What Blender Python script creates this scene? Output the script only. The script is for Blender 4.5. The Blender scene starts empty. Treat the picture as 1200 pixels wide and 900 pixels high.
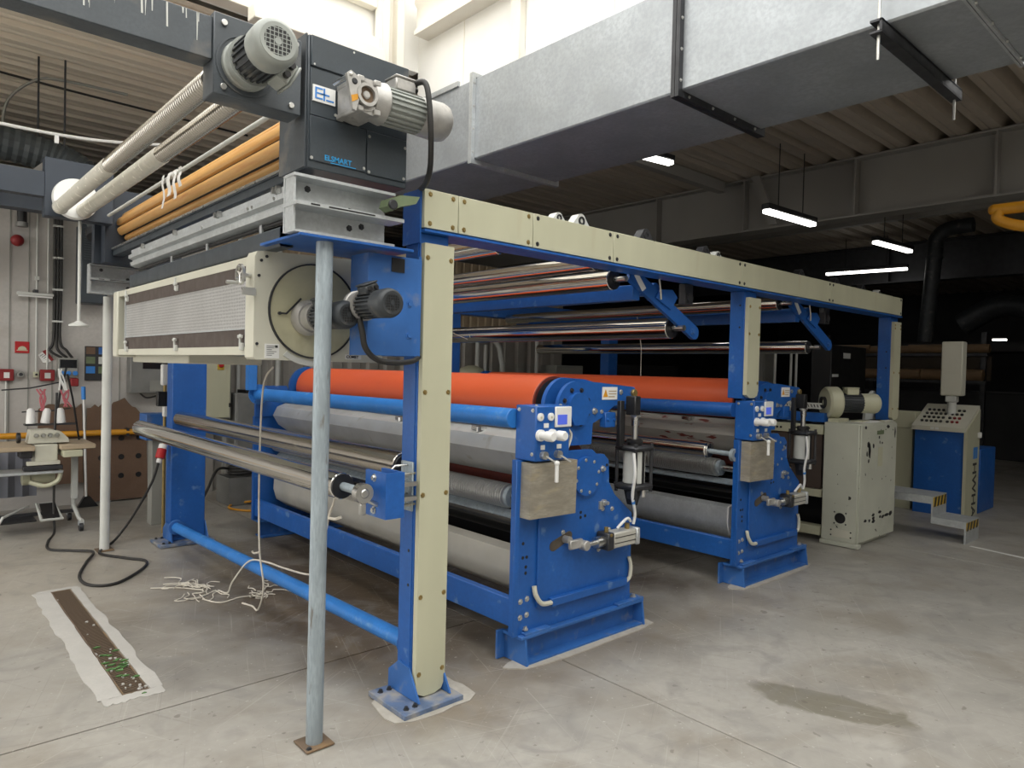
import bpy, bmesh, math, random
from mathutils import Matrix, Vector, Euler
random.seed(7)
PI = math.pi
S = bpy.context.scene
C = S.collection

# ------------------------------------------------------------------ camera
def make_camera():
    yaw, pit, rol = 0.731223, -0.0204868, 0.0244325
    f = Vector((math.sin(yaw)*math.cos(pit), math.cos(yaw)*math.cos(pit), math.sin(pit)))
    r = Vector((math.cos(yaw), -math.sin(yaw), 0)); u = r.cross(f)
    c, s = math.cos(rol), math.sin(rol)
    r2 = c*r + s*u; u2 = -s*r + c*u
    M = Matrix((( r2.x, u2.x, -f.x, 0), (r2.y, u2.y, -f.y, 0), (r2.z, u2.z, -f.z, 1.65), (0, 0, 0, 1)))
    cam = bpy.data.cameras.new('camera'); o = bpy.data.objects.new('camera', cam); C.objects.link(o)
    cam.sensor_width = 36; cam.sensor_fit = 'HORIZONTAL'; cam.lens = 820.3/1200*36
    cam.clip_start = 0.05; cam.clip_end = 200
    o.matrix_world = M
    S.camera = o
make_camera()

# ------------------------------------------------------------------ sky, daylight, exposure
W = bpy.data.worlds.new('overcast_sky'); S.world = W; W.use_nodes = True
bg = W.node_tree.nodes['Background']; bg.inputs[0].default_value = (1.0, 0.985, 0.95, 1); bg.inputs[1].default_value = 4.1
def portal(name, loc, sx, sy, rot=(0, 0, 0)):
    l = bpy.data.lights.new(name, 'AREA'); l.shape = 'RECTANGLE'; l.size = sx; l.size_y = sy
    l.cycles.is_portal = True
    o = bpy.data.objects.new(name, l); C.objects.link(o); o.location = loc; o.rotation_euler = rot
    return o
portal('doorway_portal', (-4.05, 6.8, 1.95), 3.9, 4.2, (0, -PI/2, 0))
portal('skylight_portal', (-0.05, 0.95, 7.0), 7.9, 9.9)
portal('skylight_portal', (7.6, -0.9, 4.9), 3.0, 2.2)
S.view_settings.view_transform = 'Standard'; S.view_settings.look = 'None'
S.view_settings.exposure = 0.0; S.view_settings.gamma = 1
S.view_settings.use_curve_mapping = False
S.cycles.max_bounces = 8; S.cycles.diffuse_bounces = 5; S.cycles.glossy_bounces = 4
S.cycles.use_denoising = True

# ------------------------------------------------------------------ materials
MATS = {}
def mat(name, col, rough=.5, metal=0.0, var=.12, vs=3.0, col2=None, c2amt=.5, c2s=6.0, bump=0.0, bs=60.0,
        fine=0.0, fs=80.0, stretch=(1, 1, 1), emit=None, estr=1.0, c2soft=.08, rvar=.12, spec=.5):
    m = bpy.data.materials.new(name); m.use_nodes = True
    nt = m.node_tree; N = nt.nodes; L = nt.links
    b = N['Principled BSDF']
    b.inputs['Roughness'].default_value = rough; b.inputs['Metallic'].default_value = metal
    b.inputs['Specular IOR Level'].default_value = spec
    tc = N.new('ShaderNodeTexCoord'); mp = N.new('ShaderNodeMapping'); mp.inputs['Scale'].default_value = stretch
    L.new(tc.outputs['Object'], mp.inputs[0])
    def noise(scale, det=4):
        n = N.new('ShaderNodeTexNoise'); n.inputs['Scale'].default_value = scale; n.inputs['Detail'].default_value = det
        L.new(mp.outputs[0], n.inputs['Vector']); return n
    def mixc(fac, a, bb):
        x = N.new('ShaderNodeMix'); x.data_type = 'RGBA'
        for sock, v in ((x.inputs[0], fac), (x.inputs[6], a), (x.inputs[7], bb)):
            if hasattr(v, 'links') or hasattr(v, 'is_output'): L.new(v, sock)
            else: sock.default_value = v if not isinstance(v, tuple) else (*v, 1)
        return x.outputs[2]
    def ramp(src, lo, hi, a=0.0, bb=1.0):
        r = N.new('ShaderNodeMapRange'); r.inputs[1].default_value = lo; r.inputs[2].default_value = hi
        r.inputs[3].default_value = a; r.inputs[4].default_value = bb
        L.new(src, r.inputs[0]); return r.outputs[0]
    n1 = noise(vs)
    dark = tuple(max(0, c*(1-var)) for c in col); light = tuple(min(1, c*(1+var)) for c in col)
    cur = mixc(ramp(n1.outputs[0], .3, .7), dark, light)
    if fine:
        n2 = noise(fs, 2)
        d2 = tuple(c*(1-fine) for c in col)
        cur = mixc(ramp(n2.outputs[0], .35, .65, 0, .6), cur, d2)
    if col2 is not None:
        n3 = noise(c2s, 6)
        t = 1-c2amt
        cur = mixc(ramp(n3.outputs[0], t, t+c2soft), cur, col2)
    L.new(cur, b.inputs['Base Color'])
    if rvar:
        n4 = noise(vs*2.3)
        L.new(ramp(n4.outputs[0], .3, .7, max(.02, rough-rvar*rough), min(1, rough+rvar*rough)), b.inputs['Roughness'])
    if bump:
        n5 = noise(bs, 3); bp = N.new('ShaderNodeBump'); bp.inputs['Strength'].default_value = bump; bp.inputs['Distance'].default_value = .01
        L.new(n5.outputs[0], bp.inputs['Height']); L.new(bp.outputs[0], b.inputs['Normal'])
    if emit:
        b.inputs['Emission Color'].default_value = (*emit, 1); b.inputs['Emission Strength'].default_value = estr
    MATS[name] = m
    return m

BLUE = mat('blue_paint', (.013, .100, .375), .42, 0, .12, 4, col2=(.10, .20, .42), c2amt=.36, c2s=9, fine=.15, fs=40)
BLUEW = mat('worn_blue_paint', (.03, .19, .56), .36, 0, .15, 4, col2=(.16, .34, .58), c2amt=.40, c2s=14, c2soft=.2, fine=.15)
BLUED = mat('dirty_blue_paint', (.028, .12, .37), .5, 0, .2, 5, col2=(.22, .23, .24), c2amt=.42, c2s=12, c2soft=.3)
BLUEF = mat('grimy_blue_foot_plate', (.10, .15, .26), .6, 0, .25, 8, col2=(.33, .31, .27), c2amt=.58, c2s=10, c2soft=.25)
CREAM = mat('cream_paint', (.495, .49, .355), .48, 0, .06, 2, col2=(.44, .39, .26), c2amt=.36, c2s=5, c2soft=.3, stretch=(2, 2, .5))
CREAMW = mat('pale_cream_paint', (.56, .55, .46), .45, 0, .05, 2)
CREAMCHIP = mat('chipped_cream_paint', (.50, .51, .43), .5, 0, .08, 3, col2=(.025, .025, .022), c2amt=.31, c2s=17, c2soft=.01)
GREYW = mat('white_grey_paint', (.54, .55, .52), .5, 0, .08, 4)
GALV = mat('galvanised_steel', (.52, .545, .555), .48, .55, .14, 9, fine=.16, fs=60, bump=.05, bs=70)
DUCTM = mat('galvanised_duct_sheet', (.37, .395, .415), .5, .45, .12, 3, fine=.2, fs=38, bump=.06, bs=50)
GALVP = mat('galvanised_pole', (.36, .42, .46), .55, .35, .22, 8, col2=(.20, .20, .19), c2amt=.38, c2s=14, fine=.25, fs=50, stretch=(2.5, 2.5, .45))
DIRTYGALV = mat('dirty_galvanised_cover', (.34, .31, .25), .55, .25, .22, 7, col2=(.46, .38, .24), c2amt=.44, c2s=5, c2soft=.2, fine=.25, fs=30, stretch=(1, 1, 3.5))
HOODM = mat('hood_sheet', (.55, .555, .54), .42, .55, .10, 4, col2=(.42, .40, .34), c2amt=.38, c2s=10, c2soft=.15)
HOODR = mat('stained_hood_sheet', (.42, .40, .36), .45, .4, .10, 4, col2=(.18, .03, .02), c2amt=.40, c2s=9, c2soft=.05, stretch=(1, .6, 3))
STEEL = mat('machined_steel', (.60, .60, .58), .28, 1, .04, 3)
CHROME = mat('polished_roller_steel', (.76, .75, .72), .09, 1, .04, 2, stretch=(1, .2, 1), rvar=.3)
DULLROLL = mat('dull_roller_steel', (.60, .57, .52), .16, 1, .07, 2, col2=(.46, .42, .36), c2amt=.40, c2s=3, c2soft=.4, stretch=(1, .3, 1))
TUBEST = mat('ribbed_tube_steel', (.50, .475, .43), .22, 1, .08, 2)
WRAP = mat('plastic_wrapped_tube', (.70, .68, .60), .25, .2, .08, 10, fine=.15, fs=30)
ORANGE = mat('orange_rubber', (.60, .098, .032), .40, 0, .10, 2, col2=(.42, .05, .018), c2amt=.42, c2s=1.5, c2soft=.4, stretch=(1, .3, 1), spec=.5)
RUSTR = mat('dark_red_rubber', (.15, .028, .018), .55, 0, .15, 4)
BLACK = mat('black_plastic', (.012, .012, .013), .45, 0, .1, 5)
RUBBER = mat('black_cable_rubber', (.02, .019, .018), .55, 0, .1, 5)
DARK = mat('dark_grey_paint', (.040, .052, .064), .42, 0, .18, 5, col2=(.14, .14, .13), c2amt=.33, c2s=7, c2soft=.25, fine=.15)
DARKD = mat('dusty_dark_grey_paint', (.068, .080, .092), .5, 0, .2, 5, col2=(.24, .21, .17), c2amt=.42, c2s=6, c2soft=.3, fine=.2)
DARKM = mat('dark_iron', (.045, .046, .05), .45, .5, .2, 8)
MOTORG = mat('grey_motor_paint', (.30, .32, .30), .5, .1, .12, 8, col2=(.42, .38, .32), c2amt=.38, c2s=8, c2soft=.25)
MOTORAL = mat('cast_aluminium', (.42, .41, .39), .45, .45, .18, 12, bump=.1, col2=(.22, .21, .20), c2amt=.40, c2s=16, c2soft=.2)
MOTORD = mat('dark_motor_paint', (.04, .045, .05), .5, .2, .2, 8, col2=(.16, .15, .13), c2amt=.4, c2s=10, c2soft=.2)
WOOD = mat('varnished_wood_slat', (.62, .35, .12), .42, 0, .16, 3, col2=(.50, .22, .06), c2amt=.48, c2s=6, c2soft=.25, fine=.15, stretch=(8, .6, 8))
WHITE = mat('white_plastic', (.75, .75, .73), .4, 0, .04, 3)
PAPER = mat('paper', (.72, .72, .70), .7, 0, .04, 3)
INK = mat('ink', (.03, .03, .03), .6, 0, 0)
RED = mat('red_plastic', (.42, .012, .015), .4, 0, .1, 4)
REDD = mat('dark_red_paint', (.22, .012, .014), .5, 0, .1, 4)
YELLOW = mat('yellow_gas_paint', (.62, .28, .015), .45, 0, .12, 5)
YELL2 = mat('hazard_yellow', (.50, .33, .04), .5, 0, .15, 8)
CYAN = mat('cyan_print', (.02, .32, .68), .5, 0, 0)
LBLUE = mat('blue_print', (.04, .22, .62), .5, 0, 0)
BRASS = mat('brass_bolt', (.34, .25, .10), .4, .7, .15, 20)
BOLT = mat('steel_bolt', (.55, .55, .53), .35, .8, .1, 20)
CORD = mat('white_cord', (.62, .58, .50), .8, 0, .1, 20)
CARD = mat('brown_pegboard', (.145, .088, .056), .75, 0, .15, 3, fine=.12)
TABLEW = mat('table_wood', (.44, .35, .24), .55, 0, .15, 4, fine=.12, stretch=(1, 6, 6))
RACKW = mat('timber_roll', (.20, .125, .065), .65, 0, .2, 4, stretch=(4, .6, 4))
LAMP = mat('lamp_tube_glow', (1, 1, 1), .4, 0, 0, emit=(1, .97, .9), estr=5)
LCD = mat('display_glow', (.05, .08, .4), .3, 0, 0, emit=(.10, .16, .75), estr=.5)
GREEN = mat('green_cast_paint', (.14, .18, .10), .5, 0, .2, 10)
RIVET = mat('grey_box_metal', (.22, .22, .21), .5, .3, .15, 4)
CABG = mat('grey_cabinet_paint', (.26, .26, .235), .5, 0, .1, 3)
FLEX = mat('dark_flexible_hose', (.055, .065, .07), .6, .1, .15, 4)
BEAMD = mat('blue_grey_beam_paint', (.026, .035, .050), .5, .1, .12, 3)
IBEAM = mat('grey_beam_paint', (.28, .27, .25), .6, 0, .06, 1.2)
GLASSD = mat('dark_screen', (.01, .011, .013), .2, 0, 0)
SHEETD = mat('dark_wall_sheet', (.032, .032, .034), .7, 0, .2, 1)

# corrugated deck, walls
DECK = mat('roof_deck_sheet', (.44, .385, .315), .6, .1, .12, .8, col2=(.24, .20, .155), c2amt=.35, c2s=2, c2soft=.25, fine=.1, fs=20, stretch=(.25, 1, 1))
DECKL = mat('lit_cream_roof_deck_sheet', (.80, .72, .59), .5, 0, .08, .8, col2=(.58, .49, .37), c2amt=.38, c2s=2, c2soft=.3, fine=.08, fs=20, stretch=(.25, 1, 1))  # left deck: paler copy of the deck colour, bounce light put into it
WELL = mat('white_rooflight_sheet', (.84, .83, .79), .6, 0, .03, 2)
WELLB = mat('cream_rooflight_steel', (.78, .745, .66), .55, 0, .05, 2)
PLASTER = mat('dirty_plaster', (.46, .44, .415), .85, 0, .10, 1.4, col2=(.36, .32, .28), c2amt=.36, c2s=2.2, c2soft=.25, fine=.08, fs=30)
TANWALL = mat('tan_corrugated_sheet', (.42, .33, .22), .6, 0, .1, 3)
GREYSHEET = mat('grey_corrugated_sheet', (.33, .31, .28), .6, .1, .12, 3)

def floor_material():
    m = mat('worn_concrete', (.335, .318, .285), .45, 0, .10, .8, fine=.10, fs=26, bump=.08, bs=30, rvar=.35)
    nt = m.node_tree; N = nt.nodes; L = nt.links
    b = N['Principled BSDF']; cur = b.inputs['Base Color'].links[0].from_socket
    geo = N.new('ShaderNodeNewGeometry'); sep = N.new('ShaderNodeSeparateXYZ'); L.new(geo.outputs['Position'], sep.inputs[0])
    def math_(op, a, bb=None, c=None):
        x = N.new('ShaderNodeMath'); x.operation = op
        for i, v in enumerate((a, bb, c)):
            if v is None: continue
            if isinstance(v, (int, float)): x.inputs[i].default_value = v
            else: L.new(v, x.inputs[i])
        return x.outputs[0]
    def noise(scale, det=4, dis=0.0):
        n = N.new('ShaderNodeTexNoise'); n.inputs['Scale'].default_value = scale; n.inputs['Detail'].default_value = det
        n.inputs['Distortion'].default_value = dis
        L.new(geo.outputs['Position'], n.inputs['Vector']); return n.outputs[0]
    def mr(src, lo, hi, a=0.0, bb=1.0):
        r = N.new('ShaderNodeMapRange'); r.inputs[1].default_value = lo; r.inputs[2].default_value = hi
        r.inputs[3].default_value = a; r.inputs[4].default_value = bb; L.new(src, r.inputs[0]); return r.outputs[0]
    def mixc(fac, a, bb):
        x = N.new('ShaderNodeMix'); x.data_type = 'RGBA'; L.new(fac, x.inputs[0]); L.new(a, x.inputs[6])
        x.inputs[7].default_value = (*bb, 1); return x.outputs[2]
    def ell(cx, cy, rx, ry, rot, soft, nscale, namp):
        dx = math_('SUBTRACT', sep.outputs[0], cx); dy = math_('SUBTRACT', sep.outputs[1], cy)
        c, s = math.cos(rot), math.sin(rot)
        u = math_('DIVIDE', math_('ADD', math_('MULTIPLY', dx, c), math_('MULTIPLY', dy, s)), rx)
        v = math_('DIVIDE', math_('SUBTRACT', math_('MULTIPLY', dy, c), math_('MULTIPLY', dx, s)), ry)
        d = math_('SQRT', math_('ADD', math_('MULTIPLY', u, u), math_('MULTIPLY', v, v)))
        d = math_('ADD', d, math_('MULTIPLY', math_('SUBTRACT', noise(nscale, 6, .5), .5), namp))
        return mr(d, 1-soft, 1+soft, 1, 0)
    # broad warm / cool patches
    cur = mixc(mr(noise(.55, 3), .45, .7, 0, .35), cur, (.225, .225, .215))
    cur = mixc(mr(noise(1.7, 6, .6), .50, .68, 0, .5), cur, (.20, .17, .13))
    cur = mixc(mr(noise(2.6, 6, .8), .56, .70, 0, .45), cur, (.42, .40, .36))
    # oily brown ground under the machine, with the shade there darkened into it
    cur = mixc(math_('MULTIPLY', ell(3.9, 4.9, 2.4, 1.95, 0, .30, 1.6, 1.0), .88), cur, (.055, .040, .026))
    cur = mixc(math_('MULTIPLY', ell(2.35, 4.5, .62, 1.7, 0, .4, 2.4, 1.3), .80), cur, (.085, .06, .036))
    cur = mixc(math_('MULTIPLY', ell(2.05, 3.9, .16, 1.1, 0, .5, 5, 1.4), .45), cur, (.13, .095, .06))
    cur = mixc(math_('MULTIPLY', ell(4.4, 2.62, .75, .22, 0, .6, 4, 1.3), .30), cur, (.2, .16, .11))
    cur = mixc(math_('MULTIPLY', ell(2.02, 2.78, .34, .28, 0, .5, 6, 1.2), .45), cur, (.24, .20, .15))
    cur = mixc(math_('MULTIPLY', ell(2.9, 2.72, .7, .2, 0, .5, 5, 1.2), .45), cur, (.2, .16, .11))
    cur = mixc(math_('MULTIPLY', ell(1.0, 6.3, 1.0, 1.3, .4, .6, 1.5, 1.0), .35), cur, (.42, .37, .295))  # beige band of daylight from the left, put into the floor colour
    # damp patch
    cur = mixc(math_('MULTIPLY', ell(3.55, 1.52, .38, .135, -1.25, .10, 7, .9), .78), cur, (.150, .136, .10))
    # scratches: thin stretched noise
    for rot, st, amt in ((.3, (1.1, 60, 1), .28), (1.9, (.9, 70, 1), .28), (-.55, (.8, 80, 1), .30), (1.1, (1.3, 50, 1), .24)):
        mq = N.new('ShaderNodeMapping'); mq.inputs['Rotation'].default_value = (0, 0, rot); L.new(geo.outputs['Position'], mq.inputs[0])
        mp = N.new('ShaderNodeMapping'); mp.inputs['Scale'].default_value = st; L.new(mq.outputs[0], mp.inputs[0])
        n = N.new('ShaderNodeTexNoise'); n.inputs['Scale'].default_value = 1.0; n.inputs['Detail'].default_value = 3; L.new(mp.outputs[0], n.inputs['Vector'])
        cur = mixc(mr(n.outputs[0], .655, .69, 0, amt), cur, (.46, .44, .40))
        cur = mixc(mr(n.outputs[0], .33, .29, 0, amt), cur, (.17, .16, .145))
    cur = mixc(mr(noise(11, 2), .70, .73, 0, .6), cur, (.13, .115, .095))
    cur = mixc(mr(noise(38, 2), .70, .72, 0, .6), cur, (.50, .48, .44))
    cur = mixc(mr(noise(24, 3), .68, .71, 0, .5), cur, (.14, .125, .105))
    cur = mixc(mr(noise(3.1, 7, 1.5), .52, .68, 0, .45), cur, (.21, .20, .185))
    L.new(cur, b.inputs['Base Color'])
    return m
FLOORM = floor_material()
PADM = mat('dusty_cement_pad', (.40, .375, .33), .75, 0, .14, 9, fine=.12, fs=40)
PATCH = mat('pale_cement_patch', (.46, .445, .415), .7, 0, .08, 5, fine=.08)
JOINT = mat('joint_filler', (.10, .09, .08), .9, 0, .1, 5)
GRATEM = mat('rusty_grate_iron', (.16, .115, .08), .7, .2, .3, 5, col2=(.24, .15, .07), c2amt=.5, c2s=6, c2soft=.2)
DIRT = mat('drain_dirt', (.045, .032, .022), .9, 0, .3, 6, col2=(.17, .115, .065), c2amt=.5, c2s=5, c2soft=.2)
WEED = mat('weed_green', (.10, .22, .07), .7, 0, .3, 8)

def perforated_material():
    m = mat('perforated_sheet', (.58, .58, .575), .32, .55, .10, 3, rvar=.1)
    nt = m.node_tree; N = nt.nodes; L = nt.links; b = N['Principled BSDF']
    cur = b.inputs['Base Color'].links[0].from_socket
    tc = N.new('ShaderNodeTexCoord'); mp = N.new('ShaderNodeMapping'); mp.inputs['Scale'].default_value = (1, 60, 60)
    L.new(tc.outputs['Object'], mp.inputs[0])
    v = N.new('ShaderNodeTexVoronoi'); v.inputs['Scale'].default_value = 1; v.inputs['Randomness'].default_value = .15
    L.new(mp.outputs[0], v.inputs['Vector'])
    r = N.new('ShaderNodeMapRange'); r.inputs[1].default_value = .25; r.inputs[2].default_value = .4; r.inputs[3].default_value = .55; r.inputs[4].default_value = 0
    L.new(v.outputs['Distance'], r.inputs[0])
    x = N.new('ShaderNodeMix'); x.data_type = 'RGBA'; L.new(r.outputs[0], x.inputs[0]); L.new(cur, x.inputs[6]); x.inputs[7].default_value = (.15, .15, .16, 1)
    L.new(x.outputs[2], b.inputs['Base Color'])
PANM = mat('dull_cream_sheet', (.43, .41, .355), .5, .1, .12, 3, col2=(.30, .27, .22), c2amt=.42, c2s=3, c2soft=.3)
CYLM = mat('cylinder_body_grey', (.46, .45, .40), .45, .1, .1, 8)
RIBST = mat('ribbed_roller_steel', (.50, .50, .49), .38, .75, .04, 3)
GREASE = mat('greasy_slot', (.085, .068, .05), .5, 0, .3, 20)
FOAM = mat('dark_brown_foam', (.075, .058, .050), .8, 0, .12, 8)
PERF = None
perforated_material(); PERF = MATS['perforated_sheet']

# ------------------------------------------------------------------ mesh helpers
class MB:
    def __init__(s): s.v = []; s.f = []; s.X = None
    def add(s, vs, fs):
        b = len(s.v)
        for p in vs:
            p = Vector(p); s.v.append(s.X @ p if s.X else p)
        s.f += [tuple(i+b for i in f) for f in fs]
        return s
    def box(s, x0, x1, y0, y1, z0, z1, ch=0.0):
        if x0 > x1: x0, x1 = x1, x0
        if y0 > y1: y0, y1 = y1, y0
        if z0 > z1: z0, z1 = z1, z0
        c = min(ch, (x1-x0)*.45, (y1-y0)*.45, (z1-z0)*.45)
        if c <= 0:
            return s.add([(x0,y0,z0),(x1,y0,z0),(x1,y1,z0),(x0,y1,z0),(x0,y0,z1),(x1,y0,z1),(x1,y1,z1),(x0,y1,z1)],
                         [(3,2,1,0),(4,5,6,7),(0,1,5,4),(1,2,6,5),(2,3,7,6),(3,0,4,7)])
        vs = []; idx = {}
        for i, x in enumerate((x0, x1)):
            for j, y in enumerate((y0, y1)):
                for k, z in enumerate((z0, z1)):
                    sx, sy, sz = (1-2*i)*c, (1-2*j)*c, (1-2*k)*c
                    for a, p in enumerate(((x, y+sy, z+sz), (x+sx, y, z+sz), (x+sx, y+sy, z))):
                        idx[(i,j,k,a)] = len(vs); vs.append(p)
        F = []
        q = lambda *t: tuple(idx[u] for u in t)
        for i in (0, 1): F.append(q((i,0,0,0),(i,1,0,0),(i,1,1,0),(i,0,1,0)))
        for j in (0, 1): F.append(q((0,j,0,1),(1,j,0,1),(1,j,1,1),(0,j,1,1)))
        for k in (0, 1): F.append(q((0,0,k,2),(1,0,k,2),(1,1,k,2),(0,1,k,2)))
        for j in (0, 1):
            for k in (0, 1): F.append(q((0,j,k,1),(1,j,k,1),(1,j,k,2),(0,j,k,2)))
        for i in (0, 1):
            for k in (0, 1): F.append(q((i,0,k,0),(i,1,k,0),(i,1,k,2),(i,0,k,2)))
        for i in (0, 1):
            for j in (0, 1): F.append(q((i,j,0,0),(i,j,1,0),(i,j,1,1),(i,j,0,1)))
        for i in (0, 1):
            for j in (0, 1):
                for k in (0, 1): F.append(q((i,j,k,0),(i,j,k,1),(i,j,k,2)))
        return s.add(vs, F)
    def rev(s, p0, p1, prof, n=24, cap=True):
        """prof: list of (t along 0..1 or metres, radius) ; t in metres from p0"""
        p0 = Vector(p0); p1 = Vector(p1); d = (p1-p0).normalized()
        a = d.orthogonal().normalized(); b = d.cross(a)
        vs = []; fs = []
        for t, r in prof:
            for i in range(n):
                th = 2*PI*i/n
                vs.append(p0 + d*t + (a*math.cos(th)+b*math.sin(th))*r)
        for k in range(len(prof)-1):
            for i in range(n):
                j = (i+1) % n
                fs.append((k*n+i, k*n+j, (k+1)*n+j, (k+1)*n+i))
        if cap:
            fs.append(tuple(range(n))[::-1]); m = (len(prof)-1)*n; fs.append(tuple(range(m, m+n)))
        return s.add(vs, fs)
    def cyl(s, p0, p1, r, r1=None, n=20):
        L = (Vector(p1)-Vector(p0)).length
        return s.rev(p0, p1, [(0, r), (L, r if r1 is None else r1)], n)
    def rcyl(s, p0, p1, r, e=.004, n=24):
        L = (Vector(p1)-Vector(p0)).length
        return s.rev(p0, p1, [(0, r-e), (e, r), (L-e, r), (L, r-e)], n)
    def ring(s, p0, p1, ro, ri, n=24):
        L = (Vector(p1)-Vector(p0)).length
        return s.rev(p0, p1, [(0, ri), (0, ro), (L, ro), (L, ri), (0, ri)], n, cap=False)
    def tube(s, pts, r, n=8):
        pts = [Vector(p) for p in pts]
        vs = []; fs = []; up = None
        for i, p in enumerate(pts):
            d = (pts[min(i+1, len(pts)-1)] - pts[max(i-1, 0)])
            d = d.normalized() if d.length > 1e-9 else Vector((0, 0, 1))
            if up is None: a = d.orthogonal().normalized()
            else:
                a = up - d*up.dot(d); a = a.normalized() if a.length > 1e-6 else d.orthogonal().normalized()
            up = a; b = d.cross(a)
            for k in range(n):
                th = 2*PI*k/n; vs.append(p + (a*math.cos(th)+b*math.sin(th))*r)
        for i in range(len(pts)-1):
            for k in range(n):
                j = (k+1) % n
                fs.append((i*n+k, i*n+j, (i+1)*n+j, (i+1)*n+k))
        fs.append(tuple(range(n))[::-1]); m = (len(pts)-1)*n; fs.append(tuple(range(m, m+n)))
        return s.add(vs, fs)
    def prism(s, poly, axis, a, b):
        """poly of 2-d points in the two other axes (in xyz order), extruded on axis from a to b"""
        def P(u, v, w):
            return {'x': (w, u, v), 'y': (u, w, v), 'z': (u, v, w)}[axis]
        n = len(poly)
        vs = [P(u, v, a) for u, v in poly] + [P(u, v, b) for u, v in poly]
        fs = [tuple(range(n))[::-1], tuple(range(n, 2*n))] + [(i, (i+1) % n, n+(i+1) % n, n+i) for i in range(n)]
        return s.add(vs, fs)
    def sheet(s, line, axis, a, b, t=.004):
        """open 2-d polyline given thickness t, extruded on axis"""
        out = []; n = len(line)
        nr = []
        for i in range(n):
            p, q = line[max(i-1, 0)], line[min(i+1, n-1)]
            d = Vector((q[0]-p[0], q[1]-p[1])).normalized(); nr.append((-d.y, d.x))
        back = [(line[i][0]+nr[i][0]*t, line[i][1]+nr[i][1]*t) for i in range(n)]
        def P(u, v, w):
            return {'x': (w, u, v), 'y': (u, w, v), 'z': (u, v, w)}[axis]
        vs = [P(*p, a) for p in line] + [P(*p, a) for p in back] + [P(*p, b) for p in line] + [P(*p, b) for p in back]
        fs = []
        for i in range(n-1):
            fs += [(i, i+1, 2*n+i+1, 2*n+i), (n+i, 3*n+i, 3*n+i+1, n+i+1), (i, n+i, n+i+1, i+1), (2*n+i, 2*n+i+1, 3*n+i+1, 3*n+i)]
        fs += [(0, 2*n, 3*n, n), (n-1, 2*n-1, 4*n-1, 3*n-1)]
        return s.add(vs, fs)
    def sph(s, c, r, n=12, sz=1.0):
        prof = []
        m = n//2
        for i in range(m+1):
            th = PI*i/m
            prof.append((r-r*math.cos(th)*1.0, max(1e-4, r*math.sin(th))))
        return s.rev((c[0], c[1], c[2]-r), (c[0], c[1], c[2]+r), prof, n)
    def bolt(s, p, d, r=.011, h=.009):
        p = Vector(p); d = Vector(d).normalized()
        return s.rev(p-d*.001, p+d*h, [(0, r*1.5), (h*.3, r*1.5), (h*.3, r), (h, r*.92)], 6)

def arc(cx, cz, r, a0, a1, n=10):
    return [(cx+r*math.cos(math.radians(a0+(a1-a0)*i/n)), cz+r*math.sin(math.radians(a0+(a1-a0)*i/n))) for i in range(n+1)]
def bez(pts, n=10):
    """Catmull-Rom through points"""
    P = [Vector(p) for p in pts]; out = []
    for i in range(len(P)-1):
        p0, p1, p2, p3 = P[max(i-1, 0)], P[i], P[i+1], P[min(i+2, len(P)-1)]
        for k in range(n):
            t = k/n
            out.append(.5*((2*p1)+(-p0+p2)*t+(2*p0-5*p1+4*p2-p3)*t*t+(-p0+3*p1-3*p2+p3)*t**3))
    out.append(P[-1]); return out

def wloc(o):
    v = Vector((0, 0, 0))
    while o is not None:
        v = v + o.location; o = o.parent
    return v
SPLIT = {'frame_bolts': 'bolt', 'bolts': 'bolt', 'panel_screws': 'screw', 'bolt_holes': 'bolt_hole', 'anchor_bolts': 'anchor_bolt',
         'name_tags': 'name_tag', 'gauges': 'gauge', 'gauge_dial': 'gauge_dial', 'cover_bolts': 'bolt', 'tie_rods': 'tie_rod', 'arm_bolts': 'bolt',
         'box_screws': 'screw', 'plate_bolts': 'bolt', 'rail_clips': 'rail_clip', 'bracket_bolts': 'bolt', 'bearer_bolts': 'bolt',
         'print_lines': 'print_line', 'hose_bands': 'hose_band', 'body_grooves': 'body_groove', 'fittings': 'fitting', 'edge_strip': 'edge_strip',
         'bearer_slots': 'slot', 'wheel_spokes': 'wheel_spoke', 'gearbox_ribs': 'gearbox_rib', 'hazard_stripes': 'hazard_stripe', 'buttons': 'button',
         'red_buttons': 'button', 'paint_chips': 'paint_chip', 'holes': 'hole', 'pipe_clips': 'pipe_clip', 'foam_strip': 'foam_strip', 'white_ledge': 'white_ledge',
         'door_edge': 'door_edge', 'base_mullion': 'base_mullion', 'pictures': 'picture', 'air_hose': 'air_hose', 'hood_latch': 'latch_piece', 'sockets': 'socket'}
def islands(mb):
    par = list(range(len(mb.v)))
    def find(a):
        while par[a] != a: par[a] = par[par[a]]; a = par[a]
        return a
    for f in mb.f:
        r = find(f[0])
        for k in f[1:]: par[find(k)] = r
    grp = {}
    for f in mb.f: grp.setdefault(find(f[0]), []).append(f)
    out = []
    for fs in grp.values():
        ids = sorted({i for f in fs for i in f}); mp = {i: k for k, i in enumerate(ids)}
        m = MB(); m.v = [mb.v[i] for i in ids]; m.f = [tuple(mp[i] for i in f) for f in fs]; out.append(m)
    return out
def obj(name, mb, material, parent=None, label=None, smooth=40, kind=None):
    if not mb.v: raise ValueError(name)
    if name in SPLIT:
        for m in islands(mb): o = obj1(SPLIT[name], m, material, parent, label, smooth, kind)
        return o
    return obj1(name, mb, material, parent, label, smooth, kind)
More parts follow.
